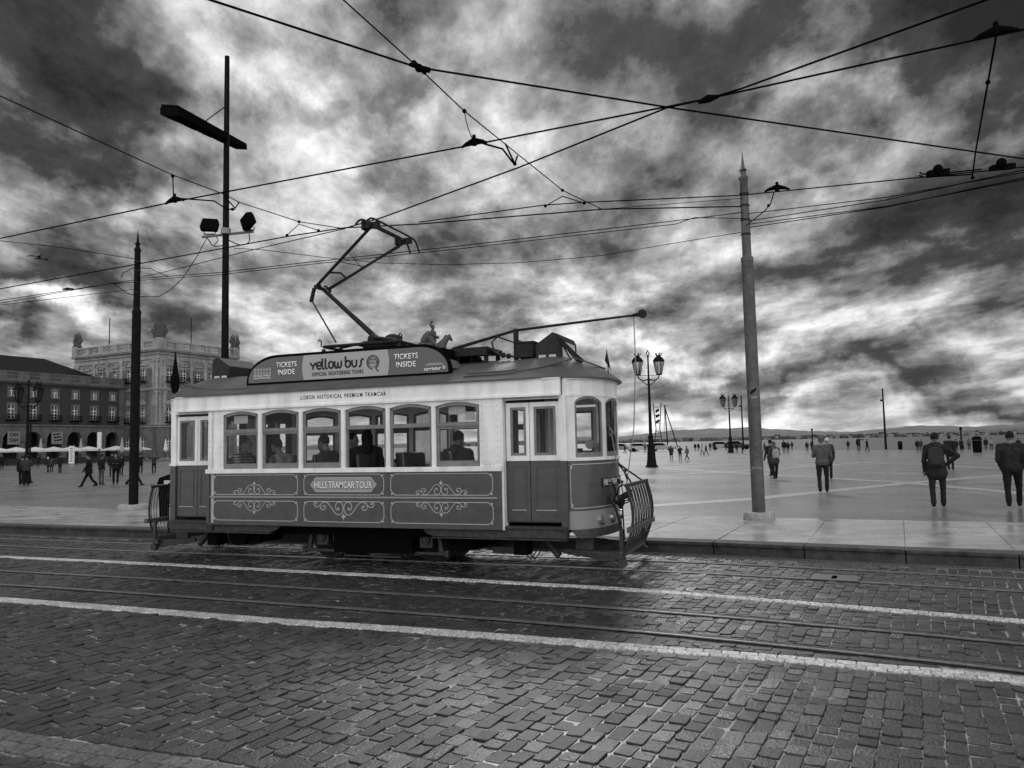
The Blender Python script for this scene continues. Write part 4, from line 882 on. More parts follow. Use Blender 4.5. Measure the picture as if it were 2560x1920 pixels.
wire('floodlight cable looping down from the lamp mast to the dark pole', [wp(448, 512, 8.0), wp(425, 555, 7.6), wp(395, 600, 7.0), wp(370, 625, 6.9), wp(345, 640, 6.8), wp(300, 641, 6.7), wp(272, 632, 6.6), wp(245, 612, 6.6)], .014, cat='cable')
wire('short loop of cable around the collar of the dark pole', [wp(262, 600, 6.7), wp(265, 590, 6.8), wp(290, 578, 6.9), wp(325, 580, 6.9), wp(350, 592, 6.9), wp(362, 596, 6.9)], .012, cat='cable')
for i_, (a, c, zz) in enumerate((((1622, 462), (2212, 372), 6.0), ((1622, 478), (2212, 367), 5.9), ((1622, 485), (2212, 388), 5.7), ((1622, 492), (2212, 384), 5.6))):
    wire(('uppermost', 'second', 'third', 'lowest')[i_] + ' of the fanning feeder wires from the right pole to the right edge', [pole_at(RP, *a), wp((a[0]+c[0])/2, (a[1]+c[1])/2+9, (zz+6.0)/2), wp(*c, zz)], .010, ext=(0, 8))
def fitting(label, fn):
    b = MB(); fn(b); return tag(b.build('wire_fitting', WIREM), label, 'wire fitting', 'clamps and insulators on the overhead wires')
def bar_ins(c0, c1, r=.03):
    def f(b):
        c0_, c1_ = np.array(c0), np.array(c1); m = (c0_+c1_)/2; u = np.array((0, 0, 1.))
        b.tube([c0_, c0_+(m-c0_)*.35+u*.03, m+u*.06, c1_+(m-c1_)*.35+u*.03, c1_], [.014, .026, .045, .026, .014], 8); b.tube([m, m+u*.11], [.04, .022], 8); b.ball(m+u*.12, .026)
    return f
fitting('crossing clamp where two wires cross at the top centre', lambda b: (b.tube([wp(885, 139, ZW), wp(928, 152, ZW)], [.02, .03], 6), b.tube([wp(893, 135, ZW), wp(918, 158, ZW)], [.03, .02], 6), b.ball(wp(905, 147, ZW), .045)))
fitting('long bar insulator on the contact wire above the pantograph', bar_ins(wp(997, 319, ZW), wp(1052, 308, ZW)))
fitting('bar insulator on the contact wire left of the lamp mast', bar_ins(wp(357, 441, ZW), wp(397, 433, ZW)))
fitting('large bar insulator at the top right edge', bar_ins(wp(2102, 87, ZW), wp(2204, 65, ZW)))
fitting('small insulator on the contact wire right of the right pole', bar_ins(wp(1652, 414, 5.75), wp(1706, 409, 5.75)))
fitting('twin-bar section insulator near the right edge', lambda b: (b.obox(wp(2026, 374, 5.75), (wp(2048, 372, 5.75)-wp(2004, 377, 5.75))/2, (0, .05, 0), (0, 0, .045)), b.ball(wp(2026, 365, 5.8), .07), b.tube([wp(1986, 372, 5.78), wp(1992, 376, 5.75), wp(2010, 377, 5.75), wp(2120, 366, 5.75)], .012, 5), b.tube([wp(1986, 379, 5.7), wp(1996, 383, 5.7), wp(2100, 377, 5.72)], .012, 5)))
fitting('second section insulator cut by the right edge', lambda b: (b.obox(wp(2165, 361, 5.8), (wp(2190, 358, 5.8)-wp(2140, 363, 5.8))/2, (0, .05, 0), (0, 0, .035)), b.ball(wp(2163, 351, 5.85), .07)))
fitting('splice where the contact wires merge at the upper right', lambda b: b.tube([wp(1508, 222, 5.73), wp(1530, 213, 5.76), wp(1552, 208, 5.75)], [.02, .05, .02], 8))
def hanger(label, pts, r=.009, balls=()):
    b = MB(); b.tube(pts, r, 5)
    for q in balls: b.ball(q, .028, 8, 6)
    return tag(b.build('wire_hanger', WIREM), label, 'hanger', 'hangers and pull-offs between the wires')
hanger('limp hanger dropping to the long bar insulator', [wp(1003, 240, ZW+.1), wp(1007, 262, ZW+.1), wp(1012, 280, ZW+.1), wp(1022, 304, ZW+.1)], .006, [wp(1003, 240, ZW+.1)])
hanger('bent pull-off arm right of the long bar insulator', [wp(1022, 303, ZW+.1), wp(1050, 312, ZW+.05), wp(1086, 322, ZW), wp(1105, 347, ZW), wp(1112, 355, ZW)], .014, [wp(1112, 354, ZW)])
hanger('small V bracket under the span wire above the pantograph', [wp(1092, 311, ZW+.1), wp(1112, 354, ZW), wp(1118, 336, ZW+.1)], .013)
hanger('straight hanger left of the lamp mast', [wp(373, 378, ZW+.3), wp(375, 434, ZW+.1)], .010, [wp(373, 380, ZW+.3)])
hanger('bent pull-off arm crossing the lamp mast', [wp(377, 428, ZW+.1), wp(462, 434, ZW), wp(490, 452, ZW), wp(508, 452, ZW)], .012, [wp(502, 452, ZW)])
hanger('small V bracket just right of the lamp mast', [wp(485, 424, ZW+.1), wp(508, 450, ZW), wp(517, 436, ZW+.1)], .012)
hanger('forked hanger left of the pantograph', [wp(620, 508, 5.6), wp(646, 484, 5.8), wp(688, 498, 5.6)], .008, [wp(620, 508, 5.6), wp(646, 479, 5.85), wp(688, 498, 5.6)])
hanger('forked hanger right of the pantograph', [wp(1178, 445, 5.75), wp(1215, 424, 5.85), wp(1262, 439, 5.75)], .009, [wp(1178, 445, 5.75), wp(1215, 411, 5.9), wp(1262, 439, 5.75)])
hanger('tall pull rod dropping from the top right insulator', [wp(2151, 82, ZW), wp(2134, 178, ZW), wp(2107, 330, ZW-.1), wp(2100, 384, ZW-.1)], .011, [wp(2134, 178, ZW), wp(2101, 384, ZW-.1)])
hanger('slanting stay from the small insulator to the right pole', [wp(1672, 415, 5.75), wp(1664, 442, 5.8), wp(1650, 457, 5.9), pole_at(RP, 1614, 488)], .010, [wp(1660, 444, 5.8)])
# tall lamp mast behind the tram
MD = 27.0; mp = atd(*D(484, 1010), MD); m0 = np.array([mp[0], mp[1]])
mast = thing('lamp_mast', 'very tall dark lamp mast behind the tram with a slanting beam near its top', 'lamp mast', (m0[0], m0[1], PZ))
def mz(y, x=487): return atd(x*S_, y*S_, MD)[2]-PZ
def ml(x, y, dd=0): q = atd(x*S_, y*S_, MD+dd); return (q[0]-m0[0], q[1]-m0[1], q[2]-PZ)
b = MB(); b.tube([(0, 0, 0), (0, 0, mz(300)), (0, 0, mz(122))], [.145, .10, .085], 14); b.build('shaft', POLED, mast, smooth=True)
b = MB(); e0, e1 = np.array(ml(366, 240, -8.0)), np.array(ml(522, 318, 5.0)); ax = (e1-e0)/2; dn = np.array([0, 0, 1.]); sd_ = np.cross(ax, dn); sd_ /= np.linalg.norm(sd_)
c_ = (e0+e1)/2; b.obox(c_, ax, sd_*.22, dn*.10); b.obox(c_+dn*.14, ax, sd_*.20, dn*.03); 
for k_ in (-.9, -.5, -.1, .3, .7): b.obox(c_+ax*k_-dn*.12, ax*.12, sd_*.15, dn*.02)
bm_ = b.build('light_beam', BLACK, mast)
b = MB(); b.tube([ml(443, 262, -.8), ml(484, 232)], .02, 5); b.build('stay_rod', BLACK, mast)
b = MB(); b.tube([ml(436, 512, -.2), ml(548, 500, .2)], .05, 4); b.tube([(0, 0, mz(506)), (0, 0, mz(494))], .17, 12); b.build('crossarm', M('galvanised', .22, .5, .4), mast)
for (cx, cy, rx, ry, tilt) in ((453, 487, 20, 15, 0), (537, 478, 20, 17, .5)):
    c = np.array(ml(cx, cy)); b = MB(); b.prism([(-.30, -.22), (.26, -.22), (.32, .05), (.29, .22), (-.23, .22), (-.32, -.08)], -.16, .10)
    R_ = Matrix.Rotation(-tilt, 3, 'Y') @ Matrix.Rotation(.25 if tilt == 0 else -.7, 3, 'Z'); b.v = [tuple(np.array(R_ @ Vector(v))+c) for v in b.v]
    fl = b.build('floodlight', BLACK, mast, bevel=.04)
    b = MB(); b.tube([c+(-.2, 0, -.2), c+(-.2, 0, -.32), c+(.2, 0, -.32), c+(.2, 0, -.2)], .025, 5); b.build('yoke', BLACK, fl)
b = MB(); b.tube(catmull([ml(448, 514), ml(455, 525), ml(460, 531), ml(470, 532), ml(484, 530)], 4), .018, 5); b.tube(catmull([ml(538, 504), ml(539, 520), ml(530, 528), ml(515, 528), ml(492, 518)], 4), .018, 5); b.tube(catmull([ml(468, 512), ml(471, 520), ml(462, 530)], 4), .016, 5)
b.build('cables', BLACK, mast)
# ------------------------------------------------------------------ lamps on the square
LG = glass_mat('lantern glass', .7, .5)
def street_lamp(label, p, h, s=1.0):
    t = thing('street_lamp', label, 'street lamp', (p[0], p[1], PZ), 0, 'ornate twin-lantern lamp posts on the square'); k = h/7.3
    b = MB(); b.lathe([(.30*s, 0), (.30*s, .06), (.24*s, .12), (.20*s, .5), (.17*s, 1.25), (.22*s, 1.30), (.20*s, 1.38), (.13*s, 1.45), (.11*s, 1.8), (.15*s, 1.9), (.08*s, 2.0), (.065*s, 4.0), (.05*s, 5.4), (.09*s, 5.45), (.045*s, 5.55), (.035*s, 6.9), (.07*s, 6.95), (.03*s, 7.0)], 16)
    b.v = [(x, y, z*k) for x, y, z in b.v]; b.build('post', POLED, t, smooth=True)
    b = MB()
    for a in range(4): 
        c, s_ = math.cos(a*math.pi/2+.4), math.sin(a*math.pi/2+.4); b.tube([(0, 0, 7.0*k), (.12*c, .12*s_, 7.08*k), (.10*c, .10*s_, 7.2*k), (0, 0, 7.27*k)], .018, 5)
    b.ball((0, 0, 7.3*k), .04); b.tube([(-.07, 0, 7.33*k), (.07, 0, 7.33*k)], .015, 4); b.build('crown', POLED, t)
    b = MB()
    for sx in (-1, 1):
        b.tube(catmull([(0, 0, 5.5*k), (sx*.25*s, 0, 5.42*k), (sx*.45*s, 0, 5.55*k), (sx*.50*s, 0, 5.75*k)], 4), .03*s, 6); b.tube(catmull([(0, 0, 5.1*k), (sx*.2*s, 0, 5.25*k), (sx*.3*s, 0, 5.4*k), (sx*.18*s, 0, 5.45*k)], 4), .02*s, 5); b.tube([(0, 0, 5.72*k), (sx*.5*s, 0, 5.75*k)], .018, 5)
    b.build('arms', POLED, t)
    for sx in (-1, 1):
        lx = sx*.50*s; z = 5.78*k; b = MB(); q = s
        for a in range(6):
            c, s_ = math.cos(a*math.pi/3), math.sin(a*math.pi/3); b.tube([(lx+.12*q*c, .12*q*s_, z), (lx+.25*q*c, .25*q*s_, z+.62*q)], .018*q, 4)
        b.lathe([(.13*q, 0), (.14*q, .05*q)], 6, (lx, 0, z-.03)); b.lathe([(.27*q, .62*q), (.27*q, .67*q), (.18*q, .80*q), (.10*q, .84*q), (.13*q, .90*q), (.02*q, .92*q)], 6, (lx, 0, z))
        for a in range(5): b.tube([(lx+.11*q*math.cos(a*1.257), .11*q*math.sin(a*1.257), z+.88*q), (lx+.16*q*math.cos(a*1.257), .16*q*math.sin(a*1.257), z+1.02*q)], .02*q, 4)
        ln = b.build('lantern', POLED, t)
        b = MB(); b.lathe([(.11*q, .02), (.235*q, .61*q)], 6, (lx, 0, z)); b.build('glass', LG, ln)
    return t
street_lamp('large twin-lantern lamp post on the open square just right of the tram', at(*D(1408, 1009), PZ), 7.35, 1.35)
street_lamp('smaller distant twin-lantern lamp post left of the grey wire pole', at(*D(1579, 978), PZ), 7.3, 1.5)
street_lamp('dark twin-lantern lamp post before the arcade at the far left', (-28.0, 44.4), 5.9, 1.15)
def slim(label, px, py, top, bracket=True):
    p = at(*D(px, py), PZ); t = thing('slim_lamp_pole', label, 'lamp pole', (p[0], p[1], PZ), 0, 'plain slim lamp poles on the quay'); b = MB(); b.tube([(0, 0, 0), (0, 0, top)], [.14, .08], 10); b.build('post', POLED, t)
    if bracket: b = MB(); b.box(-.35, .05, -.06, .06, top*.79, top*.82); b.build('lamp_head', POLED, t)
slim('slim pole left of the grey wire pole on the quay', 1606, 972, 8.4); slim('slim pole alone against the sky near the right', 1914, 971, 7.5)
def quay_lamp(label, px, py, h):
    p = at(*D(px, py), PZ); t = thing('quay_lamp', label, 'street lamp', (p[0], p[1], PZ), 0, 'small globe lamps along the quay'); b = MB(); b.lathe([(.22, 0), (.2, .5), (.11, .6), (.07, h-.5), (.11, h-.42), (.11, h-.38)], 10); b.build('post', POLED, t); b = MB(); b.lathe([(.09, h-.36), (.16, h-.1), (.13, h), (.04, h+.12)], 8); b.build('lantern', POLED, t)
quay_lamp('small quay lamp behind the man in the grey jacket', 1756, 970, 2.9); quay_lamp('small quay lamp right of the person with hand on hip', 2078, 970, 2.4)
# channel signal frame, derrick crane
p = at(*D(1423, 972), PZ); t = thing('signal_frame', 'tall twin-legged frame with tilted sign panels right of the big lamp post', 'signal', (p[0], p[1], PZ)); b = MB(); b.tube([(-.9, 0, 0), (-.35, 0, 4), (-.75, 0, 8.8)], .09, 5); b.tube([(.9, 0, 0), (.35, 0, 4), (.75, 0, 8.8)], .09, 5)
for z in (1.5, 2.5, 3.5, 5, 6.5, 8): b.tube([(-.5, 0, z), (.5, 0, z)], .06, 4)
b.build('frame', POLED, t)
for z in (5.3, 6.3, 7.3): b = MB(); b.prism([(-.3, z-.4), (.35, z), (.3, z+.45), (-.35, z+.1)], -.1, .1); b.build('sign_panel', BLACK, t)
p = at(*D(1443, 972), PZ); t = thing('dock_crane', 'slender derrick with a long slanting jib on the quay', 'crane', (p[0], p[1], PZ)); b = MB(); b.tube([(0, 0, 0), (-.3, 0, 8.2)], .12, 6); b.build('mast', POLED, t); b = MB(); b.tube([(1.8, 0, .4), (-.3, 0, 7.8)], .10, 6); b.tube([(-.6, 0, 3), (-.3, 0, 8)], .04, 4); b.build('jib', POLED, t)
# parked cars and low kiosk at the far quay
def car(label, px, py, v, ln=4.2):
    p = at(*D(px, py), PZ); t = thing('parked_car', label, 'car', (p[0], p[1], PZ), rad(-20), 'cars parked along the quay'); L_ = ln/2
    b = MB(); b.prism([(-L_, .3), (L_, .3), (L_, .75), (L_*.75, .85), (L_*.35, .92), (L_*.05, 1.38), (-L_*.7, 1.38), (-L_, .9)], -.8, .8); b.build('body', M('car paint %.2f' % v, v, .3), t, bevel=.06)
    b = MB(); b.prism([(L_*.28, .95), (L_*.03, 1.32), (-L_*.66, 1.32), (-L_*.86, .95)], -.82, .82); b.build('windows', BLACK, t)
    for x in (-L_*.62, L_*.62): b = MB(); b.tube([(x, -.84, .32), (x, .84, .32)], .32, 14); b.build('wheel', BLACK, t)
car('white car parked at the quay left of the far lamp post', 1563, 971.5, .35); car('dark car parked beside the foot of the grey pole', 1595, 971, .03); car('pale car far off beyond the big lamp post', 1388, 975.5, .4); car('white car half hidden behind the big lamp post', 1432, 974.5, .3); car('white van-like car behind the walking pair', 1347, 975.5, .22)
for px, w_, h_, lb in ((1567+1500-1500, 0, 0, ''),): pass
p = at(*D(1970/2.0868*1/1.15732*1+1296.1, 973), PZ)
def bin_(label, p, h, w_, grp=None):
    t = thing('litter_bin', label, 'bin', (p[0], p[1], PZ), 0, grp); b = MB(); b.lathe([(w_*.46, 0), (w_*.5, h*.72), (w_*.5, h*.74)], 18); b.build('drum', BLACK, t); b = MB(); b.lathe([(w_*.54, h*.76), (w_*.54, h*.80), (w_*.48, h*.93), (w_*.2, h), (.01, h)], 18)
    for a in range(4): b.tube([(w_*.45*math.cos(a*1.57), w_*.45*math.sin(a*1.57), h*.72), (w_*.45*math.cos(a*1.57), w_*.45*math.sin(a*1.57), h*.78)], .02, 4)
    b.build('lid', BLACK, t, smooth=True); return t
bin_('black litter bin on the quay at the far right', at(2444, 1131, PZ), 1.45, .75); bin_('small dark bin left of the person with hand on hip', at(2251, 1124, PZ), 1.0, .5)
bp_ = at(434, 1302, PZ); nb = bin_('black domed litter bin with a white label behind the left fender', (-8.35, 19.1), 1.05, .78)
b = MB(); b.box(-.10, .12, -.425, -.42, .80, .92); b.build('label_sticker', PAP, nb)
# drain grate and inspection cover
b = MB(); Q = offs(KERB, -.03)
cum = np.concatenate([[0], np.cumsum(np.linalg.norm(np.diff(Q, axis=0), axis=1))]); box_ribbon(b, Q, -.20, -.185, -.03, .012); box_ribbon(b, Q, -.045, -.03, -.03, .012)
s_ = 0
while s_ < cum[-1]:
    x, y = np.interp(s_, cum, Q[:, 0]), np.interp(s_, cum, Q[:, 1]); s_ += .045
    if -12 < x < 10:
        k = min(max(np.searchsorted(cum, s_), 1), len(Q)-1); tt = (Q[k]-Q[k-1]); tt /= np.linalg.norm(tt); nn = np.array([-tt[1], tt[0]]); c = np.array([x, y])-nn*.115
        b.obox((c[0], c[1], -.004), (*(tt*.011), 0), (*(nn*.07), 0), (0, 0, .012))
b.k = 1; ribbon(b, Q, -.185, -.045, -.004)  # black sheet stands in for the shade down in the grate slots
tag(b.build('drain_grate', [M('grate bars', .13, .5, .3), RDARK]), 'long slotted iron drain grate along the foot of the kerb', 'grate')
ic = at(1280+1393/1.728, 1300+250/1.728, 0); t = thing('inspection_cover', 'square iron inspection cover between the rails at the right', 'manhole cover', (ic[0], ic[1], 0), rad(-28))
b = MB(); b.strip([(-.30, -.26), (.30, -.26), (.30, .26), (-.30, .26)], .03, 0, .02, closed=True); b.v = [(x, z, y-.004) for x, y, z in b.v]; b.build('frame', IRON2, t); b = MB(); b.box(-.28, .28, -.24, .24, -.03, .008); b.build('lid', M('cover concrete', .09, .6, noise=(20, .4)), t); b = MB(); b.box(-.03, .03, -.10, .10, .008, .013); b.build('slot', BLACK, t)
# ------------------------------------------------------------------ palace buildings
STO = M('weathered limestone', .29, .8, noise=(.5, .3), streak=((1.2, 1.2, .10), .55), bump=(3, .5, .05)); STO2 = M('wing stone trim', .11, .8, noise=(.8, .25), streak=((1.2, 1.2, .15), .4), bump=(3, .5, .05))
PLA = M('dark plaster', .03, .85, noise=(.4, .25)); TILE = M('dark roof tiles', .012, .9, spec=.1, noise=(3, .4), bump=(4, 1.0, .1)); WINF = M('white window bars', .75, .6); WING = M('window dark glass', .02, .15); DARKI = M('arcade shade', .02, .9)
ux, uy = math.sin(UA), math.cos(UA); RZ = math.atan2(uy, ux)
PC = np.array([-69.2, 150.0, PZ])
def window(parent, fr, x, z0, z1, wd, ax, ped=None, balc=False, recess=.25, mull=True):
    # ax(x,y,z) maps facade coordinates to the building's local ones; y<0 is in front of the wall
    def mk(b, name, mat, par): b.v = [tuple(ax(*v)) for v in b.v]; return b.build(name, mat, par)
    h = wd/2; b = MB(); b.box(x-h-.28, x-h, -.10, .05, z0-.1, z1+.28); b.box(x+h, x+h+.28, -.10, .05, z0-.1, z1+.28); b.box(x-h, x+h, -.10, .05, z1, z1+.28); b.box(x-h-.35, x+h+.35, -.16, .05, z0-.28, z0-.1)
    if ped:
        zc = z1+.55; b.box(x-h-.45, x+h+.45, -.30, .05, zc, zc+.14)
        if ped == 't': b.prism([(x-h-.45, zc+.14), (x+h+.45, zc+.14), (x, zc+.85)], -.18, .05); b.strip([(x-h-.5, zc+.2), (x, zc+.92), (x+h+.5, zc+.2)], .14, -.32, .05)
        else:
            A = [(x+(h+.45)*math.cos(t), zc+.14+.75*math.sin(t)) for t in np.linspace(0, math.pi, 11)]; b.prism(A, -.18, .05); b.strip(A, .14, -.32, .05)
    w_ = mk(b, 'window', fr, parent)
    b = MB(); b.box(x-h, x+h, recess, recess+.04, z0, z1); mk(b, 'pane', WING, w_)
    b = MB(); yy = recess-.06; t = .07
    b.box(x-h, x-h+t*1.3, yy, recess, z0, z1); b.box(x+h-t*1.3, x+h, yy, recess, z0, z1); b.box(x-t, x+t, yy, recess, z0, z1); b.box(x-h, x+h, yy, recess, z1-t*1.3, z1); b.box(x-h, x+h, yy, recess, z0, z0+t)
    zz = z0+(z1-z0)*.66; b.box(x-h, x+h, yy, recess, zz-t, zz+t)
    for q in (.22, .44): b.box(x-h, x+h, yy+.01, recess, z0+(z1-z0)*q-.03, z0+(z1-z0)*q+.03)
    mk(b, 'glazing_bars', WINF, w_)
    if balc:
        b = MB(); b.box(x-h-.5, x+h+.5, -.65, 0, z0-.32, z0-.16); b.box(x-h-.5, x+h+.5, -.65, -.60, z0+.70, z0+.77)
        for k in range(13): xx = x-h-.46+(2*h+.92)*k/12; b.box(xx-.03, xx+.03, -.64, -.60, z0-.16, z0+.70)
        for xx in (x-h-.5, x+h+.44): b.box(xx, xx+.06, -.6, 0, z0+.70, z0+.77)
        mk(b, 'balcony', BLACK, w_)
# --- corner tower
tw = thing('palace_tower', 'tall pale stone corner pavilion with balustrade and trophy statues on its roof', 'building', PC, RZ)
TW = 20.0; TD = 25.8; H1 = 21.9
# facade A: local x along u (0..TW), front = y=0 looking -y ; facade B: local x=0 plane running along +y
fA = lambda x, y, z: (x, y, z); fB = lambda x, y, z: (y, x, z)
colA = [2.62, 5.95, 9.3, 12.6, 15.9, 18.0]; colB = [4.3, 8.68, 12.9, 17.1, 21.57]
def wingrid(cols): return cols
HB = []
for ax, wd_, cols, nm in ((fA, TW, [2.62, 5.95, 9.5, 13.1, 16.7], 'A'), (fB, TD, colB, 'B')):
    holes = []; 
    for x in cols: holes += [(x-.72, x+.72, 15.75, 18.2), (x-.72, x+.72, 7.7, 10.5), (x-.72, x+.72, 2.1, 4.5)]
    b = MB(); s0 = 0 if nm == 'A' else .5
    b.holed(s0, wd_, 6.75, H1, holes, 0, .5)
    # rusticated base in courses
    z = 0; i = 0
    while z < 6.5:
        zt = min(z+.5, 6.55); b.holed(s0, wd_, z+.05, zt, [h_ for h_ in holes], -.12, .5); b.holed(s0, wd_, z, z+.05, holes, -.04, .5); z = zt
    b.box(s0 if nm == 'B' else -.35, wd_+.2, -.35, .5, 6.55, 6.75) if nm == 'A' else b.box(.0, wd_+.2, -.33, .5, 6.555, 6.745)
    b.v = [tuple(ax(*v)) for v in b.v]; b.build('wall', STO, tw)
    b = MB()
    for (z0, z1, pr) in ((13.75, 13.95, .35), (13.95, 14.15, .5), (19.95, 20.1, .25), (20.9, 21.1, .3), (21.5, 21.75, .6), (21.75, 21.95, .8)):
        e = 0 if nm == 'A' else .003; b.box(-pr+e, wd_+.2, -pr+e, 0, z0+e, z1-e)
    # pilasters
    ps = [.45, 1.35] + [(cols[i]+cols[i+1])/2 for i in range(len(cols)-1)] + [wd_-1.3, wd_-.5]
    for x in ps:
        for z0, z1 in ((6.95, 13.75), (14.15, 19.95)):
            b.box(x-.36, x+.36, -.16, 0, z0, z1); b.box(x-.45, x+.45, -.24, 0, z0, z0+.35); b.box(x-.45, x+.45, -.24, 0, z1-.6, z1); b.tube([(x-.42, -.3, z1-.35), (x-.42, -.1, z1-.35)], .17, 8); b.tube([(x+.42, -.3, z1-.35), (x+.42, -.1, z1-.35)], .17, 8)
    b.v = [tuple(ax(*v)) for v in b.v]; b.build('cornice', STO, tw)
    for i, x in enumerate(cols):
        window(tw, STO, x, 15.75, 18.2, 1.35, ax, 'r' if i % 2 == 0 else 't', True); window(tw, STO, x, 7.7, 10.5, 1.35, ax, 't', True); window(tw, STO, x, 2.1, 4.5, 1.35, ax)
    # balustrade
    b = MB(); z0 = 21.95; b.box(0, wd_, -.35, .15, z0, z0+.35); b.box(0, wd_, -.40, .20, z0+1.45, z0+1.75)
    xs = np.linspace(.7, wd_-.7, 7 if nm == 'B' else 6)
    for x in xs: b.box(x-.75, x+.75, -.33, .13, z0+.35, z0+1.45)
    for x0, x1 in zip(xs[:-1], xs[1:]):
        k = int((x1-x0-1.5)/.34)
        for j in range(k): xx = x0+.75+(j+.5)*(x1-x0-1.5)/k; b.lathe([(.10, 0), (.06, .15), (.13, .5), (.06, .9), (.10, 1.1)], 6, (xx, -.1, z0+.35))
    b.v = [tuple(ax(*v)) for v in b.v]; b.build('balustrade', STO, tw)
b = MB(); b.box(.5, TW, .5, TD, 21.0, 21.4); b.box(TW-.3, TW, 0, TD, 0, 21.9); b.build('roof', STO, tw)
b = MB(); b.box(-.45, 1.2, -.45, 1.2, 21.95, 24.1); b.box(TW-1, TW+.4, -.42, 1, 21.95, 24.1); b.box(-.42, 1, TD-1, TD+.4, 21.95, 24.1); b.build('corner_pedestal', STO, tw)
for x, y, h in ((9.4, 2, 8.0), (2, 17.6, 8.5)): b = MB(); b.tube([(x, y, 21.4), (x, y, 21.4+h)], .09, 6); b.build('flagpole', POLED, tw)
def remesh(mb, name, mat, parent, vox=.05, smooth=2):
    me = mb.mesh(name, mat); o = bpy.data.objects.new(name, me); col.objects.link(o); m = o.modifiers.new('r', 'REMESH'); m.mode = 'VOXEL'; m.voxel_size = vox; m.use_smooth_shade = True
    if smooth: s = o.modifiers.new('s', 'SMOOTH'); s.iterations = smooth; s.factor = .5
    dg = bpy.context.evaluated_depsgraph_get(); me2 = bpy.data.meshes.new_from_object(o.evaluated_get(dg)); me2.name = name; bpy.data.objects.remove(o); bpy.data.meshes.remove(me)
    o = bpy.data.objects.new(name, me2); col.objects.link(o)
    if parent: o.parent = parent
    if not me2.materials: me2.materials.append(mat)
    return o
def trophy(x, y, s, yaw):      # cuirasses, plumed helmets and standards
    b = MB()
    for sx in (-1, 1):
        cx = sx*.75; b.ball((cx, 0, 1.0), (.55, .45, .75)); b.ball((cx, 0, 1.75), (.42, .35, .35)); b.ball((cx, -.05, 2.2), (.20, .22, .24)); b.tube([(cx-.15*sx, 0, 2.6), (cx, 0, 2.85), (cx+.3*sx, 0, 2.65), (cx+.42*sx, 0, 2.3)], .12, 6)
        b.tube([(cx+.3*sx, 0, .2), (cx+.75*sx, 0, 1.4)], [.22, .14], 6)
        for k, (dx, h) in enumerate(((.25, 2.7), (.5, 2.5), (.85, 2.25), (1.05, 1.8), (-.35, 2.75))): b.tube([(cx+.1*sx, .1, .3), (cx+dx*sx, .1, h-.5), (cx+(dx+.12)*sx, .1, h)], [.12, .13, .03], 5)
    b.ball((0, 0, .5), (1.2, .6, .5)); b.box(-1.3, 1.3, -.5, .5, 0, .25)
    c, s_ = math.cos(yaw), math.sin(yaw); b.v = [(x+s*.85*(c*a-s_*d), y+s*.85*(s_*a+c*d), 24.1+s*e) for a, d, e in b.v]
    st = remesh(b, 'trophy_statue', M('dark weathered statue', .05, .9), tw, .09, 1)
    b = MB()
    for a, h in ((-1.35, 2.3), (-1.0, 2.9), (-.55, 3.2), (-.15, 3.35), (.15, 3.3), (.55, 3.25), (1.0, 2.8), (1.35, 2.2)): q_ = [(a*.5, .1, .6), (a*.9, .1, h*.8), (a, .1, h)]; b.tube([(x+s*.85*(c*u_-s_*d), y+s*.85*(s_*u_+c*d), 24.1+s*e) for u_, d, e in q_], [.06, .07, .01], 5)
    b.build('spears', M('dark weathered statue', .05, .9), st)
trophy(.4, .4, 1.0, rad(-45)); trophy(TW-.3, .3, 1.0, rad(0)); trophy(.3, TD-.3, 1.0, rad(-90))
# --- arcaded wing
P1 = PC + np.array([VV[0], VV[1], 0])*9.3
wg = thing('arcade_wing', 'long dark plastered palace wing with arcades, shuttered windows and tiled roof', 'building', P1, RZ)
x0w = -48.0; AC = [-2.96-3.87*i for i in range(11)]; ARW = 1.42; SPR = 4.15
b = MB()   # arcade wall with true arches
for i, c in enumerate(AC):
    l, r_ = c-3.87/2, c+3.87/2
    b.box(l if i else l, c-ARW, 0, .9, 0, SPR); b.box(c+ARW, r_ if i else 0, 0, .9, 0, SPR)
    n = 14; A = [(c+ARW*math.cos(t), SPR+ARW*1.12*math.sin(t)) for t in np.linspace(0, math.pi, n+1)]
    for k in range(n):
        (xa, za), (xb, zb) = A[k], A[k+1]; b.prism([(xa, za), (xa, 6.75), (xb, 6.75), (xb, zb)], 0, .9)
    b.box(l, c-ARW, 0, .9, SPR, 6.75); b.box(c+ARW, r_ if i else 0, 0, .9, SPR, 6.75)
    b.strip([(c+(ARW+.22)*math.cos(t), SPR+(ARW+.22)*1.1*math.sin(t)) for t in np.linspace(0, math.pi, n+1)], .34, -.12, 0)
    for xx in (c-ARW-.3, c+ARW+.3): b.box(xx-.34, xx+.34, -.14, 0, SPR-.25, SPR+.02)
    b.box(c-.22, c+.22, -.22, 0, SPR+ARW*1.1, 6.4)
b.box(x0w, .0, -.25, .9, 6.75, 7.05); b.build('arcade', STO2, wg)
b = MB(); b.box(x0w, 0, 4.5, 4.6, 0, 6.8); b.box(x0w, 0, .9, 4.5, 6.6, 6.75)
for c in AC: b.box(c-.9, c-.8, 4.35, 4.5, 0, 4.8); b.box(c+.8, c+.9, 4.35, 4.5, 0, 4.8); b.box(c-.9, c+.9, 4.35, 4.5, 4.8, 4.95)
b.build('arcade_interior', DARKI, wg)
holes = []
for c in AC: holes += [(c-.62, c+.62, 8.0, 10.6), (c-.55, c+.55, 12.0, 13.4)]
b = MB(); b.holed(x0w, -1.6, 7.05, 14.3, holes, .05, .5); b.build('wall', PLA, wg)
b = MB(); b.box(-1.6, 0, -.02, .5, 7.05, 14.3); b.box(-1.4, -.5, -.14, -.02, 7.05, 14.0); b.build('corner_pier', STO2, wg)
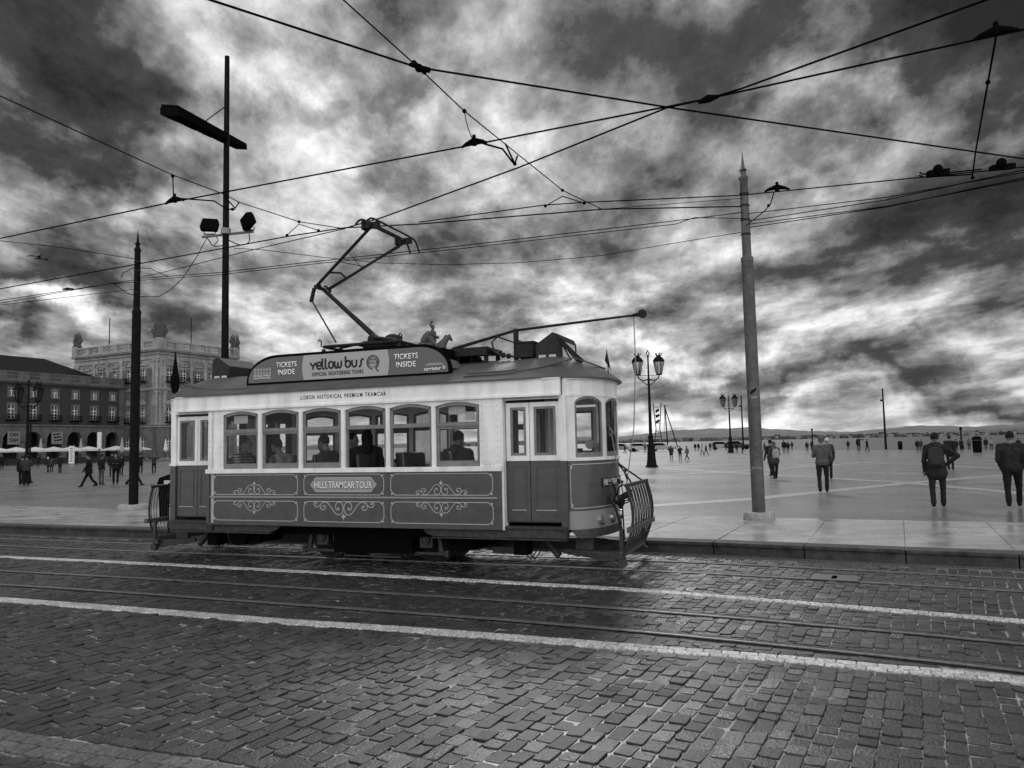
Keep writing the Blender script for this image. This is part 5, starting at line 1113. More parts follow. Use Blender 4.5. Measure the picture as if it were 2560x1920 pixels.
b = MB(); b.box(x0w, .1, -.3, .6, 14.3, 14.55); b.box(x0w, .1, -.6, .6, 14.55, 14.85); b.box(x0w, 0, -.15, .15, 14.85, 15.1); b.box(x0w, 0, -.2, .2, 16.15, 16.4)
for i in range(11):
    c = AC[i]; b.box(c+.95, c+2.9, -.14, .14, 15.1, 16.15)
    for k in range(6): b.lathe([(.10, 0), (.07, .15), (.14, .5), (.10, 1.05)], 6, (c-.8+k*.33, 0, 15.1))
b.build('balustrade', STO2, wg)
for c in AC:
    window(wg, STO2, c, 8.0, 10.6, 1.2, lambda x, y, z: (x, y+.05, z), None, True); window(wg, STO2, c, 12.0, 13.4, 1.1, lambda x, y, z: (x, y+.05, z))
b = MB(); b.add([(x0w, .8, 15.2), (-1.0, .8, 15.2), (-1.0, 14, 15.2), (x0w, 14, 15.2), (x0w, 7, 19.9), (-12.5, 7, 19.9)], [(0, 1, 5, 4), (1, 2, 5), (2, 3, 4, 5), (0, 4, 3), (0, 3, 2, 1)]); b.build('roof', TILE, wg)
b = MB(); b.box(x0w, -.6, 13.6, 14, 0, 15.2); b.build('rear_wall', PLA, wg)
# banners hung in two arches
def banner(label, c, words, tilt):
    t = thing('banner', label, 'banner', tuple(P1+np.array([UV[0]*c, UV[1]*c, 0])), RZ); b = MB(); b.box(-1.05, 1.05, -.5, -.44, 3.5, 5.75); b.build('cloth', M('banner cloth', .20, .8), t)
    z = 5.5
    for w_ in words: text(w_, -.75, .75, z-.55, .58, -.51, M('banner letters', .02, .8), t, bold=.05); z -= .95
    if not words:      # three slanted lines of print too small to read
        b = MB()
        for k in range(3):
            for x0, x1 in ((-.75, -.35), (-.28, .1), (.17, .5+.1*k)): b.prism([(x0+.1*k, 5.2-.55*k+.12*x0), (x1+.1*k, 5.2-.55*k+.12*x1), (x1+.1*k+.05, 5.45-.55*k+.12*x1), (x0+.1*k+.05, 5.45-.55*k+.12*x0)], -.52, -.5)
        b.build('print', BLACK, t)
banner('pale banner reading CAN CAN hanging in the leftmost arch', AC[5]+.2, ['CAN', 'CAN'], 0); banner('pale banner with three slanted lines of lettering in the third arch', AC[3]+.2, [], .1)
# cafe parasols
CAN = M('white canvas', .62, .8)
def wl(x, d, z=PZ): q = P1[:2]+UV*x-VV*d; return (q[0], q[1], z)
par = None
for i in range(9):
    x = -33+i*3.15; x = x if i < 7 else (-8.6 if i == 7 else -4.6); lab = ['white parasol open over the terrace, number %d', '']
    pos = ('at the left edge of the terrace', 'second from the left edge', 'in front of the CAN CAN banner', 'left of the dark lamp post', 'behind the dark lamp post', 'right of the slanted banner', 'ending the long parasol row', 'standing apart, fourth arch', 'standing apart, fifth arch')[i]
    if par is None:
        par = thing('parasol', '', 'parasol', wl(x, 9), RZ, 'white parasols over the cafe terrace'); b = MB(); s = 1.95
        b.add([(-s, -s, 2.3), (s, -s, 2.3), (s, s, 2.3), (-s, s, 2.3), (0, 0, 2.95), (0, -s, 2.4), (s, 0, 2.4), (0, s, 2.4), (-s, 0, 2.4), (-s, -s, 2.1), (s, -s, 2.1), (s, s, 2.1), (-s, s, 2.1)], [(0, 5, 4), (5, 1, 4), (1, 6, 4), (6, 2, 4), (2, 7, 4), (7, 3, 4), (3, 8, 4), (8, 0, 4), (9, 10, 1, 5, 0), (10, 11, 2, 6, 1), (11, 12, 3, 7, 2), (12, 9, 0, 8, 3)]); b.build('canopy', CAN, par); b = MB(); b.tube([(0, 0, 0), (0, 0, 2.9)], .05, 6); b.build('pole', POLED, par); o = par
    else: o = copy_tree(par)
    o.location = wl(x, 9); o['label'] = 'open white parasol ' + pos
for i, (x, d, pos) in enumerate(((-20.8, 6, 'over the slanted banner arch'), (-13.5, 6, 'left of the fourth arch'), (-9.7, 12, 'tall one before the fourth arch'), (-5.9, 12, 'before the fifth arch'))):
    t = thing('folded_parasol', 'folded pale parasol ' + pos, 'parasol', wl(x, d), RZ, 'folded parasols'); b = MB(); b.lathe([(.10, 1.6), (.36, 2.0), (.30, 2.8), (.08, 4.3), (.02, 4.5)], 8); b.build('canopy', M('beige canvas', .33, .8), t); b = MB(); b.tube([(0, 0, 0), (0, 0, 1.7)], .04, 6); b.build('pole', POLED, t)
def tl2(x, d): q = PC[:2]+UV*x-VV*d; return (q[0], q[1], PZ)
for x, pos in ((-.6, 'left of the tower corner'), (2.3, 'by the tower window')):
    t = thing('folded_parasol', 'small folded white parasol ' + pos, 'parasol', tl2(x, 3), RZ, 'folded parasols'); b = MB(); b.lathe([(.10, 1.6), (.40, 2.0), (.30, 2.8), (.08, 4.1)], 8); b.build('canopy', CAN, t); b = MB(); b.tube([(0, 0, 0), (0, 0, 1.7)], .04, 6); b.build('pole', POLED, t)
# terrace screens, tables and menu boards
for i in range(14):
    x = -34+i*2.2; 
    if x > -4: break
    t = thing('cafe_table', 'dark cafe table on the terrace before the arcade', 'table', wl(x+rng.uniform(-.3, .3), 8+rng.uniform(-2, 3)), RZ, 'cafe tables on the terrace'); b = MB(); b.tube([(0, 0, .72), (0, 0, .76)], .42, 12); b.build('top', IRON, t); b = MB(); b.tube([(0, 0, 0), (0, 0, .72)], .04, 6); b.tube([(0, 0, 0), (0, 0, .03)], .25, 10); b.build('base', IRON, t)
for i in range(16):
    x = -35+i*2.05; t = thing('cafe_screen', 'low dark screen fencing the cafe terrace', 'screen', wl(x, 12.2), RZ, 'low screens round the terrace')
    if i > 13: col.objects.unlink(t); bpy.data.objects.remove(t); break
    b = MB(); b.box(-.95, .95, -.03, .03, .12, 1.05); b.box(-.98, -.93, -.05, .05, 0, 1.15); b.box(.93, .98, -.05, .05, 0, 1.15); b.build('panel', DARKI, t)
for (px, py, h, w_, lb) in ((823, 372, 1.95, .9, 'white free-standing menu board on the terrace'),):
    p = at(*z00(px, py), PZ); t = thing('menu_board', lb, 'sign', p); b = MB(); b.box(-w_/2, w_/2, -.04, .04, .1, 2.9); b.build('panel', M('board white', .6, .6), t); b = MB()
    for k in range(6): b.box(-.22, .22-.08*(k % 2), -.05, -.04, .5+k*.38, .62+k*.38)
    b.build('print', IRON, t)
p = at(*z00(1140, 395), PZ); t = thing('totem_sign', 'tall white sign panel on a dark post behind the walking man', 'sign', p); b = MB(); b.box(-.06, .06, -.06, .06, 0, 4.0); b.build('post', IRON, t); b = MB(); b.box(-.24, .24, -.1, .1, 2.2, 4.3); b.build('panel', M('board white', .6, .6), t)
p = at(*z00(340, 400), PZ); t = thing('plain_post', 'plain thin dark post right of the dark twin-lantern lamp', 'pole', (p[0]*.8, p[1]*.8, PZ)); b = MB(); b.tube([(0, 0, 0), (0, 0, 5.1)], .10, 8); b.build('post', POLED, t)
# furled flag rising beside the tower, seen over the tram's left end
p = atd(*D(378, 860), 60.0); t = thing('furled_flag', 'dark furled flag on a thin pole between the tower and the tram', 'flag', (p[0], p[1], PZ)); zt = atd(*D(379, 765), 60)[2]-PZ; zb = atd(*D(378, 850), 60)[2]-PZ
b = MB(); b.tube([(0, 0, 0), (0, 0, zt+.2)], .05, 6); b.build('pole', POLED, t); b = MB(); b.lathe([(.03, zt), (.22, zt-1.2), (.38, zt-2.2), (.3, zt-2.8), (.15, zt-3.1), (.05, zt-3.2)], 8); b.v = [(x, y*.5, z) for x, y, z in b.v]; b.build('cloth', BLACK, t)
# ------------------------------------------------------------------ equestrian monument
EM = M('bronze statue', .05, .6, noise=(1.2, .3), bump=(3, .4, .05)); ED = 85.0
p = atd(*D(938, 1000), ED); t = thing('equestrian_monument', 'equestrian monument of a plumed rider on a high stone pedestal, half hidden by the tram', 'statue', (p[0], p[1], PZ), rad(8))
zs = atd(*D(938, 746), ED)[2]-PZ; k = .0441*ED/1.0/1.0*1.0; k = 1.0
b = MB(); b.box(-2.6, 2.6, -1.6, 1.6, 1.2, zs-1.9); b.box(-3.0, 3.0, -2.0, 2.0, zs-2.4, zs-1.9); b.box(-3.2, 3.2, -2.2, 2.2, 0, 1.4); b.build('pedestal', STO, t)
b = MB(); z = zs-1.9    # horse facing right (+x)
b.ball((-.1, 0, z+1.65), (1.35, .55, .60)); b.ball((.95, 0, z+1.7), (.6, .5, .62)); b.ball((-1.1, 0, z+1.75), (.62, .55, .62))
b.tube([(1.0, 0, z+1.9), (1.45, 0, z+2.5), (1.75, 0, z+2.95)], [.48, .36, .27], 8); b.tube([(1.72, 0, z+3.05), (2.0, 0, z+2.7), (2.18, 0, z+2.35)], [.26, .19, .13], 8); b.tube([(1.68, -.1, z+3.2), (1.68, -.12, z+3.4)], [.07, .02], 5); b.tube([(1.68, .1, z+3.2), (1.68, .12, z+3.4)], [.07, .02], 5)
b.tube([(1.5, 0, z+3.1), (1.25, 0, z+2.6), (1.0, 0, z+2.2)], [.1, .16, .1], 6)
for (x, y, fw) in ((1.0, .25, 1), (1.0, -.25, 0), (-1.2, .28, 0), (-1.2, -.28, 0)):
    if fw: b.tube([(x, y, z+1.4), (x+.45, y, z+1.0), (x+.25, y, z+.55)], [.25, .15, .1], 7)
    elif x > 0: b.tube([(x, y, z+1.4), (x+.05, y, z+.75), (x, y, z+.05)], [.25, .14, .12], 7)
    else: b.tube([(x, y, z+1.5), (x+.2, y, z+1.0), (x-.15, y, z+.65), (x, y, z+.05)], [.34, .22, .13, .13], 7)
b.tube([(-1.6, 0, z+2.0), (-1.95, 0, z+1.6), (-1.9, 0, z+.7)], [.12, .2, .08], 6)
remesh(b, 'horse', EM, t, .07, 2)
b = MB(); b.ball((-.05, 0, z+2.55), (.50, .45, .65)); b.ball((0, 0, z+3.2), (.46, .42, .42)); b.tube([(0, 0, z+3.5), (.02, 0, z+3.75)], .16, 6); b.ball((.05, 0, z+3.88), (.2, .19, .24)); b.ball((.02, 0, z+4.05), (.24, .22, .18))
b.tube([(-.2, 0, z+3.95), (-.22, 0, z+4.3), (-.02, 0, z+4.62), (.2, 0, z+4.5)], [.1, .16, .16, .05], 6)
for sy in (-1, 1): b.tube([(0, sy*.45, z+3.3), (.3, sy*.55, z+2.85), (.75, sy*.35, z+2.75)], [.17, .14, .09], 6); b.tube([(.0, sy*.4, z+2.2), (.45, sy*.62, z+1.8), (.3, sy*.65, z+1.1)], [.26, .2, .12], 7)
b.tube([(-.3, 0, z+3.4), (-.65, 0, z+2.8), (-1.1, 0, z+2.25)], [.3, .5, .35], 8)
remesh(b, 'rider', EM, t, .06, 2)
# ------------------------------------------------------------------ people: one continuous skin each, joints posed, clothes by body region
SK = M('skin', .16, .6); SHOE = M('shoe', .012, .8, spec=.1)
def person(label, p, h, face, stride=.0, arms=('down', 'down'), top=.03, legs=.02, hair=.02, hat=None, coat=.0, hood=False, skirt=False, sit=False, look=0, wide=1.0, vox=.02, group=None, bag=None, longhair=False, topmat=None, lean=0.0, base=PZ):
    s = h/1.75; B = []
    def cap(a, c, r0, r1, k): B.append((np.array(a, float), np.array(c, float), r0, r1, k))
    L_ = lean; w = wide
    if sit: hipz = .50
    else: hipz = .92 - .10*abs(stride)
    ch = np.array([0, L_*.45, hipz+.46]); hp = np.array([0, 0, hipz])
    for sx in (-1, 1):
        hj = hp+(sx*.095, 0, 0)
        if sit: kn = hj+(sx*.03, .42, .02); an = kn+(0, .05, -.42)
        else:
            f = sx*stride; kn = hj+(sx*.015, .22*f+.03*abs(stride), -.43); an = np.array([sx*.10, .42*f, .085+.05*(f < 0)*abs(f)])
            an[1] = .40*f-(.04 if f < 0 else 0)
        cap(hj, kn, .098*w, .066, 1); cap(kn, an, .066, .048, 1); cap(an+(0, -.02, -.02), an+(0, .15, -.045), .048, .034, 2)
        if not sit: cap(kn, an+(0, 0, .04), .062, .062, 1)
    cap(hp+(-.05, 0, .02), hp+(.05, 0, .02), .135*w, .135*w, 1); cap(hp+(-.04*w, 0, .12), ch+(-.05*w, 0, -.12), .125*w, .135*w, 0); cap(hp+(.04*w, 0, .12), ch+(.05*w, 0, -.12), .125*w, .135*w, 0)
    if coat: cap(hp+(-.05, 0, .12), hp+(-.06, 0, -coat), .15*w, .17*w, 0); cap(hp+(.05, 0, .12), hp+(.06, 0, -coat), .15*w, .17*w, 0)
    else: cap(hp+(-.05, 0, .05), hp+(.05, 0, .05), .15*w, .15*w, 0)
    cap(ch+(-.07*w, 0, -.08), ch+(-.13*w, 0, .04), .125*w, .085, 0); cap(ch+(.07*w, 0, -.08), ch+(.13*w, 0, .04), .125*w, .085, 0); cap(ch+(-.12, 0, .06), ch+(.12, 0, .06), .075, .075, 0)
    nk = ch+(0, .01, .10); hd = nk+(0, .03+L_*.2, .17); cap(nk, hd+(0, -.01, -.06), .055, .052, 3)
    la = look; fx_, fy_ = math.sin(la), math.cos(la)
    B.append(('e', hd, (.078, .095, .115), 3, la)); cap(hd+(.085*fx_, .085*fy_, -.01), hd+(.108*fx_, .108*fy_, -.025), .014, .017, 3); cap(hd+(.03*fx_, .03*fy_, -.08), hd+(.07*fx_, .07*fy_, -.085), .04, .03, 3)
    for sx in (-1, 1): cap(hd+(sx*.08*fy_, -sx*.08*fx_, .0), hd+(sx*.085*fy_, -sx*.085*fx_, -.03), .016, .012, 3)
    sh = [ch+(-.19*w, 0, .05), ch+(.19*w, 0, .05)]; hands = []
    for i, sx in enumerate((-1, 1)):
        m = arms[i]; S0 = sh[i]
        if m == 'down': el = S0+(sx*.06, -.03-.10*sx*stride, -.29); wr = el+(sx*.0, .05-.12*sx*stride, -.25)
        elif m == 'hip': el = S0+(sx*.26, -.06, -.20); wr = S0+(sx*.03, .06, -.40)
        elif m == 'front': el = S0+(sx*.05, .02, -.28); wr = S0+(-sx*.08, .26, -.24)
        elif m == 'pocket': el = S0+(sx*.05, -.07, -.28); wr = S0+(-sx*.01, .05, -.48)
        elif m == 'up': el = S0+(sx*.12, .16, -.16); wr = S0+(-sx*.06, .26, .06)
        elif m == 'wide': el = S0+(sx*.28, .05, -.03); wr = S0+(sx*.12, .20, .06)
        elif m == 'point': el = S0+(sx*.22, .16, -.02); wr = S0+(sx*.42, .30, .0)
        elif m == 'lap': el = S0+(sx*.05, .05, -.28); wr = el+(-sx*.06, .24, -.02)
        cap(S0, el, .066*w, .055, 0); cap(el, wr, .055, .042, 0); d = (wr-el)/np.linalg.norm(wr-el)
        pm = wr+d*.075; cap(wr, pm, .028, .032, 4)
        sd_ = np.cross(d, (0, 0, 1) if abs(d[2]) < .8 else (0, 1, 0)); sd_ /= np.linalg.norm(sd_); cu = np.cross(sd_, d)
        for q, (o_, l_) in enumerate(((-.028, .060), (-.010, .072), (.009, .067), (.027, .050))): m1 = pm+sd_*o_+d*l_*.55+cu*.004; cap(pm+sd_*o_, m1, .0105, .0095, 4); cap(m1, m1+d*l_*.45+cu*.016, .0095, .008, 4)
        cap(wr+d*.025-sd_*.025, wr+d*.06-sd_*.058, .013, .010, 4)
    hairc = 5
    if hat == 'cap': B.append(('e', hd+(0, 0, .035), (.092, .108, .095), 6, la)); cap(hd+(.09*fx_, .09*fy_, .05), hd+(.15*fx_, .15*fy_, .04), .035, .022, 6)
    elif hat == 'beanie': B.append(('e', hd+(0, -.005, .045), (.093, .105, .10), 6, la))
    B.append(('e', hd+(-.016*fx_, -.016*fy_, .022), (.086, .100, .112), hairc, la))
    if longhair: cap(hd+(-.05*fx_, -.05*fy_, .0), hd+(-.08*fx_, -.09*fy_, -.22), .10, .08, 5); cap(hd+(-.08*fx_, -.09*fy_, -.22), hd+(-.07*fx_, -.10*fy_, -.34), .09, .05, 5)
    if hood: cap(ch+(0, -.09, .10), ch+(0, -.13, .04), .085, .075, 0); cap(ch+(-.07, -.04, .12), ch+(.07, -.04, .12), .05, .05, 0)
    mb = MB()
    for q in B:
        if isinstance(q[0], str):
            _, c, r, k, la_ = q; n0 = len(mb.v); mb.ball((0, 0, 0), r, 14, 10); cc, ss = math.cos(-la_), math.sin(-la_)
            for i in range(n0, len(mb.v)): x, y, z = mb.v[i]; mb.v[i] = (c[0]+cc*x-ss*y, c[1]+ss*x+cc*y, c[2]+z)
        else:
            a, c, r0, r1, k = q; mb.tube([a, a+(c-a)*.5, c], [r0, (r0+r1)/2, r1], 10); mb.ball(a, r0, 10, 7); mb.ball(c, r1, 10, 7)
    tm = topmat or M('cloth %.3f' % top, top*.8, .9, spec=.12, noise=(9, .35), bump=(8, .6, .02)); mats = [tm, M('trousers %.3f' % legs, legs*.7, .9, spec=.12, noise=(10, .3), bump=(9, .6, .02)), SHOE, SK, SK, M('hair %.2f' % hair, hair*.7, .8, spec=.1, bump=(50, .5)), M('hat %.2f' % (hair if hat is None else .05 if hat == 'cap' else hair), .03 if hat == 'cap' else hair, .9, spec=.1)]
    o = remesh(mb, 'person', mats[0], None, vox, 2); me = o.data; me.materials.clear(); [me.materials.append(m) for m in mats]
    n = len(me.vertices); co = np.empty(n*3); me.vertices.foreach_get('co', co); co = co.reshape(-1, 3)
    # slight folds in the cloth
    ph = rng.uniform(0, 6, 3); zf = np.sin(co[:, 2]*38+ph[0]+3*np.sin(co[:, 0]*14+co[:, 1]*9))*.0035
    best = np.full(n, 9.); lab = np.zeros(n, int)
    for q in B:
        if isinstance(q[0], str): _, c, r, k, la_ = q; d = np.linalg.norm((co-c)/np.array(r), axis=1)-1; d = d*min(r)
        else: a, c, r0, r1, k = q; ab = c-a; t = np.clip(((co-a)@ab)/(ab@ab+1e-9), 0, 1); d = np.linalg.norm(co-(a+t[:, None]*ab), axis=1)-(r0+(r1-r0)*t)
        if k == 5 and isinstance(q[0], str): d = d+np.where((co[:, 0]-hd[0])*fx_+(co[:, 1]-hd[1])*fy_ > .055, .03, 0)+np.where((co[:, 2] < hd[2]-.03), .02, 0)
        mk = d < best-1e-4; best[mk] = d[mk]; lab[mk] = k
    m01 = lab < 2; ctr = np.where(np.abs(co[:, :2]).sum(1)[:, None] > 0, co[:, :2]/(np.linalg.norm(co[:, :2], axis=1)[:, None]+1e-6), 0)
    co[m01, :2] += ctr[m01]*zf[m01, None]; me.vertices.foreach_set('co', (co*s).ravel())
    nf = len(me.polygons); vi = np.empty(len(me.loops), int); me.loops.foreach_get('vertex_index', vi); ls = np.empty(nf, int); me.polygons.foreach_get('loop_start', ls)
    me.polygons.foreach_set('material_index', lab[vi[ls]]); me.polygons.foreach_set('use_smooth', [True]*nf); me.update()
    o.location = (p[0], p[1], base); o.rotation_euler = (0, 0, face); tag(o, label, 'person', group)
    fc = MB()      # eyes and mouth on the head
    if vox < .016:
        for sx in (-1, 1): c = hd+(.072*fx_+sx*.03*fy_, .085*fy_-sx*.03*fx_, .012); fc.ball(c*s, .011*s, 8, 6)
        fc.build('eyes', BLACK, o)
    if bag is not None:
        bz = ch[2]-.14; b = MB(); b.prism([(-.14, -.24), (.14, -.24), (.16, -.05), (.13, .14), (.06, .20), (-.06, .20), (-.13, .14), (-.16, -.05)], -.19-.07, -.125); b.prism([(-.11, -.20), (.11, -.20), (.11, -.03), (-.11, -.03)], -.30, -.26)
        b.v = [(x*s, (y+L_*.3)*s, (z+bz)*s) for x, y, z in b.v]
        bm_ = M('bag cloth %.2f' % bag, bag, .8, noise=(10, .3)); t = thing('backpack', 'dark backpack worn by the walker with one hand on the hip' if bag < .1 else 'pale backpack on the woman beside the grey pole', 'backpack', o.location, face); b.build('bag', bm_, t, bevel=.03*s)
        for sx in (-1, 1):
            b = MB(); b.tube([(sx*.09*s, -.15*s, (bz+.18)*s), (sx*.10*s, -.06*s, (ch[2]+.135)*s), (sx*.115*s, .06*s, (ch[2]+.10)*s), (sx*.12*s, .13*s, (bz+.02)*s), (sx*.14*s, .08*s, (bz-.12)*s), (sx*.13*s, -.12*s, (bz-.18)*s)], .018*s, 5); b.build('strap', bm_, t)
    return o
def P19(x, y): return at(*z19(x, y), PZ)
def P16(x, y): return at(*z16(x, y), PZ)
def P00(x, y): return at(*z00(x, y), PZ)
def yaw(px, py, rel=0): return -math.atan2(px, py)+rel     # facing away from the photographer plus rel
def put(fn, x, y, headz, label, rel=0, **kw):
    foot = fn(x, y-3); hz = {P19: z19, P16: z16, P00: z00}[fn]; u, v = hz(x, headz); d = ray(u, v); tt = foot[1]/d[1]; h = CZ+d[2]*tt-PZ
    h = max(1.2, min(1.95, h)); return person(label, foot, h, yaw(foot[0], foot[1], rel), **kw)
# four near figures on the right
put(P19, 535, 612, 137, 'grey-haired man in a pale grey jacket and dark trousers seen from behind, reading his phone', arms=('front', 'front'), top=.10, legs=.025, hair=.12, hat='cap', vox=.011, wide=1.08, stride=.18, look=0)
put(P19, 1500, 738, 103, 'walker in a dark jacket and flat cap with one hand on the hip', arms=('down', 'hip'), top=.028, legs=.03, hat='cap', vox=.011, stride=.25, bag=.02, coat=.10, hood=True)
put(P19, 2135, 738, 80, 'man in a dark leather jacket walking at the right edge with hands in pockets', arms=('pocket', 'pocket'), top=.028, legs=.016, vox=.011, stride=.55, wide=1.12)
put(P19, 1600, 422, 132, 'person in a dark coat just behind the one with hand on hip', rel=-.4, arms=('front', 'down'), top=.022, legs=.03, vox=.016, wide=1.1, coat=.05)
put(P19, 130, 500, 176, 'woman in a grey hooded jacket with a pale backpack beside the grey pole', rel=.35, arms=('down', 'front'), top=.06, legs=.018, hair=.12, vox=.013, stride=.4, bag=.26, hood=True, coat=.04)
put(P19, 100, 476, 160, 'taller person in a dark coat walking beside the woman with the pale backpack', rel=.5, arms=('down', 'front'), top=.02, legs=.02, hat='beanie', vox=.016, stride=.6)
put(P19, 578, 500, 155, 'person with a pale cap mostly hidden by the man in the grey jacket', rel=.2, hair=.5, hat='beanie', top=.04, vox=.018, coat=.1)
G = 'people scattered across the square'
far_r = [ # fn, x, foot y, head y, label, kw
 (P16, 348, 450, 285, 'person in a long dark jacket left of the group of three', dict(top=.03, legs=.14, coat=.12, arms=('pocket', 'pocket'))),
 (P16, 446, 457, 285, 'middle one of the three, dark jacket and pale trousers', dict(top=.02, legs=.15, arms=('front', 'up'))),
 (P16, 522, 443, 287, 'right one of the three, grey jacket, mid stride', dict(top=.12, legs=.02, stride=.7, rel=1.0)),
 (P16, 688, 392, 262, 'walker in a pale coat of the striding pair', dict(top=.4, legs=.1, stride=.5, rel=-1.2, coat=.15)),
 (P16, 732, 390, 265, 'walker in dark clothes of the striding pair', dict(top=.02, legs=.02, stride=.8, rel=-1.2)),
 (P16, 778, 342, 245, 'still figure left of the parked white car', dict(top=.06)),
 (P16, 822, 345, 240, 'figure with a pale bag left of the white car', dict(top=.03, legs=.05)),
 (P16, 612, 345, 283, 'low seated-looking figure on the quay edge', dict(top=.02)),
 (P16, 648, 345, 270, 'standing figure behind the striding pair', dict(top=.02)),
 (P16, 955, 340, 245, 'dark figure just left of the far lamp post', dict(top=.03)),
 (P16, 985, 343, 262, 'figure touching the far lamp post', dict(top=.12, legs=.03)),
 (P16, 1072, 365, 255, 'dark figure with satchel right of the far lamp post', dict(top=.02, legs=.02)),
 (P16, 1132, 365, 252, 'dark figure next to the grey wire pole', dict(top=.03, legs=.02, stride=.4, rel=1.0)),
 (P16, 58, 362, 250, 'person with elbows out left of the big lamp post', dict(top=.12, legs=.06, arms=('hip', 'hip'))),
 (P16, 1382, 385, 240, 'walker in black at the right side of the grey pole', dict(top=.02, legs=.12, stride=.7, rel=-1.3)),
 (P16, 1595, 368, 222, 'left one of a dark couple at the quay', dict(top=.02, legs=.02)),
 (P16, 1637, 368, 232, 'right one of a dark couple at the quay', dict(top=.02, legs=.02, stride=.4)),
 (P16, 1683, 332, 250, 'small figure right of the dark couple', dict(top=.05)),
 (P16, 1850, 352, 240, 'figure in a sun hat left of the man in grey', dict(top=.03, hat='cap', legs=.06)),
 (P16, 1902, 330, 268, 'low figure under the small quay lamp', dict(top=.02)),
 (P19, 740, 250, 180, 'seated figure on the low quay wall', dict(top=.03)),
 (P19, 830, 266, 142, 'dark figure pointing over the river', dict(top=.02, legs=.02, arms=('down', 'point'))),
 (P19, 900, 266, 158, 'companion of the pointing figure, walking', dict(top=.02, legs=.03, stride=.4, rel=-1)),
 (P19, 1322, 262, 165, 'broad dark figure left of the one with hand on hip', dict(top=.02, legs=.02, wide=1.15)),
 (P19, 1350, 262, 172, 'slim figure beside the broad dark figure', dict(top=.05, legs=.03)),
 (P19, 1690, 260, 158, 'dark figure under the right quay lamp', dict(top=.02, legs=.02)),
 (P19, 1755, 252, 165, 'grey figure left of the litter bin', dict(top=.10)),
 (P19, 1645, 276, 160, 'figure partly hidden behind the dark coat', dict(top=.02)),
 (P19, 1895, 250, 195, 'seated dark figure right of the litter bin', dict(top=.02)),
 (P19, 1942, 250, 183, 'figure with a pale top near the right edge', dict(top=.3, legs=.03)),
 (P19, 2170, 270, 175, 'dark figure beside the man at the right edge', dict(top=.02)),
 (P16, -165, 372, 270, 'tiny walker right behind the fender ropes', dict(top=.02, stride=.7, rel=1.2)),
 (P16, -98, 352, 255, 'tiny dark figure right of the tram nose', dict(top=.02)),
 (P16, -18, 348, 260, 'tiny grey figure beside the low kiosk', dict(top=.12)),
]
for fn, x, yf, yh, lb, kw in far_r:
    put(fn, x, yf+3 if fn else yf, yh, lb, vox=.03, group=G, **kw)
left = [
 (300, 625, 272, 'broad person in a patterned jacket standing at the far left', dict(top=.045, legs=.012, wide=1.2, arms=('front', 'front'), vox=.02)),
 (252, 618, 275, 'dark figure standing just behind the patterned jacket', dict(top=.015, legs=.012)),
 (552, 470, 285, 'child-like figure in a white hood walking left', dict(top=.03, legs=.03, hair=.6, hat='beanie', stride=.6, rel=.6)),
 (592, 472, 300, 'figure with a rucksack beside the white hood', dict(top=.05, legs=.02)),
 (690, 475, 262, 'dark figure facing right before the menu board', dict(top=.018, legs=.018, rel=-.8)),
 (1020, 640, 238, 'man in a black coat striding left in front of the arcade', dict(top=.012, legs=.012, stride=.85, rel=1.35, arms=('down', 'pocket'), vox=.018, coat=.05)),
 (1165, 612, 262, 'man in a dark jacket and pale trousers standing', dict(top=.015, legs=.10, vox=.018, rel=-.8, arms=('front', 'pocket'))),
 (1330, 605, 255, 'curly-haired woman facing the camera with hands together', dict(top=.018, legs=.010, rel=3.0, arms=('front', 'front'), vox=.018, longhair=False, wide=1.05)),
 (1290, 520, 235, 'person right behind the curly-haired woman', dict(top=.018, legs=.03)),
 (1395, 500, 265, 'dark figure right of the curly-haired woman', dict(top=.015, legs=.015, rel=-.6)),
 (1618, 485, 250, 'dark figure emerging right of the dark pole with raised arm', dict(top=.015, legs=.015, arms=('up', 'up'))),
 (1545, 620, 262, 'walker hidden behind the dark pole, legs apart', dict(top=.02, legs=.012, stride=.9, rel=-1.5, vox=.018)),
 (1772, 483, 258, 'person taking a picture with both elbows out', dict(top=.035, legs=.012, rel=3.1, arms=('wide', 'wide'), vox=.02)),
 (20, 435, 255, 'dark figure at the left edge by the terrace', dict(top=.015, legs=.012)),
 (437, 410, 262, 'person carrying a white bag on the terrace', dict(top=.02, legs=.02)),
 (880, 385, 265, 'seated-looking guest behind the menu board', dict(top=.03)),
 (1968, 352, 262, 'dark figure beside the tower wall', dict(top=.015)),
]
for x, yf, yh, lb, kw in left:
    kw = dict(kw); kw.setdefault('vox', .03); put(P00, x, yf, yh, lb, group=G, **kw)
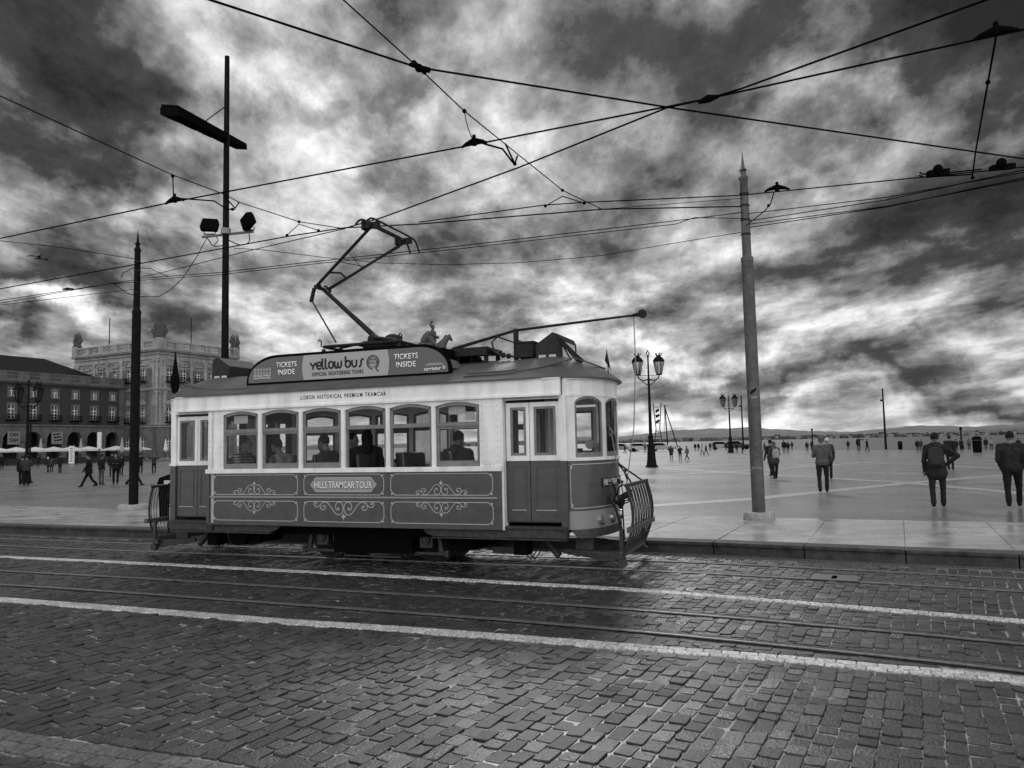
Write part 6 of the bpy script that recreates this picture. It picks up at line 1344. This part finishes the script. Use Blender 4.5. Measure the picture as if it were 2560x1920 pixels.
# passengers inside the tram
def rider(label, x, y, z0, rel, **kw):
    q = tl(x, y, 0); kw.setdefault('vox', .018); return person(label, (q[0], q[1]), kw.pop('h', 1.72), TR+rel, base=z0, group='passengers in the tram', **kw)
STR = bpy.data.materials.new('striped knit'); STR.use_nodes = True; t_ = STR.node_tree; bs_ = t_.nodes['Principled BSDF']; tcn = t_.nodes.new('ShaderNodeTexCoord'); wv_ = t_.nodes.new('ShaderNodeTexWave'); wv_.bands_direction = 'Z'; wv_.inputs['Scale'].default_value = 7; t_.links.new(tcn.outputs['Object'], wv_.inputs[0]); t_.links.new(nmap(t_, wv_.outputs['Fac'], .45, .6, .015, .22), bs_.inputs['Base Color'])
FR = -math.pi/2     # facing along the car towards the nose
rider('passenger in a striped jumper in the first window from the left', -2.30, .42, .70, FR+.3, sit=True, topmat=STR, wide=1.25, hair=.05, arms=('lap', 'lap'))
rider('tall guard in a peaked cap standing in the second window', -2.30, 1.1, .76, FR, hat='cap', top=.03, legs=.02, h=1.66)
rider('passenger leaning forward in a pale jacket in the second window', -1.28, .38, .66, -FR*.9, sit=True, top=.32, hair=.04, arms=('lap', 'lap'), lean=.5)
rider('passenger in dark pleated clothes at the right of the third window', -.44, .42, .70, -FR, sit=True, top=.03, arms=('lap', 'lap'), lean=.35)
rider('passenger with long dark hair in the fourth window', .02, .58, .76, FR+2.2, sit=True, top=.03, longhair=True, arms=('lap', 'front'))
rider('passenger in a checked shirt at the left of the fourth window', -.42, .80, .72, FR, sit=True, top=.06, arms=('lap', 'lap'))
rider('hooded passenger seen from behind in the sixth window', 1.68, .45, .70, FR+1.4, sit=True, top=.035, hood=True, wide=1.1, arms=('lap', 'lap'))
rider('passenger low in the third window, head just above the seat', -1.62, 1.7, .62, FR, sit=True, top=.05, arms=('lap', 'lap'))
# gulls
def gull(label, px, py, dist, s, pose):
    p = atd(*D(px, py), dist); b = MB(); b.tube([(-.25*s, 0, 0), (0, 0, .02), (.28*s, 0, 0)], [.02, .07*s, .03], 6)
    o = bpy.data.objects.new('gull', None); col.objects.link(o); o.location = p; tag(o, label, 'bird'); b.build('body', IRON, o)
    if pose: b = MB(); b.add([(-.08, 0, 0), (.12, 0, 0), (-.1*s, -.6*s, .22*s), (-.35*s, -1.1*s, .08)], [(0, 1, 2), (0, 2, 3)]); b.add([(-.08, 0, .01), (.12, 0, .01), (-.1*s, .6*s, .22*s), (-.35*s, 1.1*s, .08)], [(0, 1, 2), (0, 2, 3)]); o.rotation_euler = (0, 0, rad(70)); b.build('wings', IRON, o)
gull('upper of two gulls flying at the far left', 83, 555, 60, 1, True); gull('lower of two gulls flying at the far left', 99, 561, 60, 1, True); gull('small bird perched on the wires left of the dark pole', 146, 625, 22, .6, False)
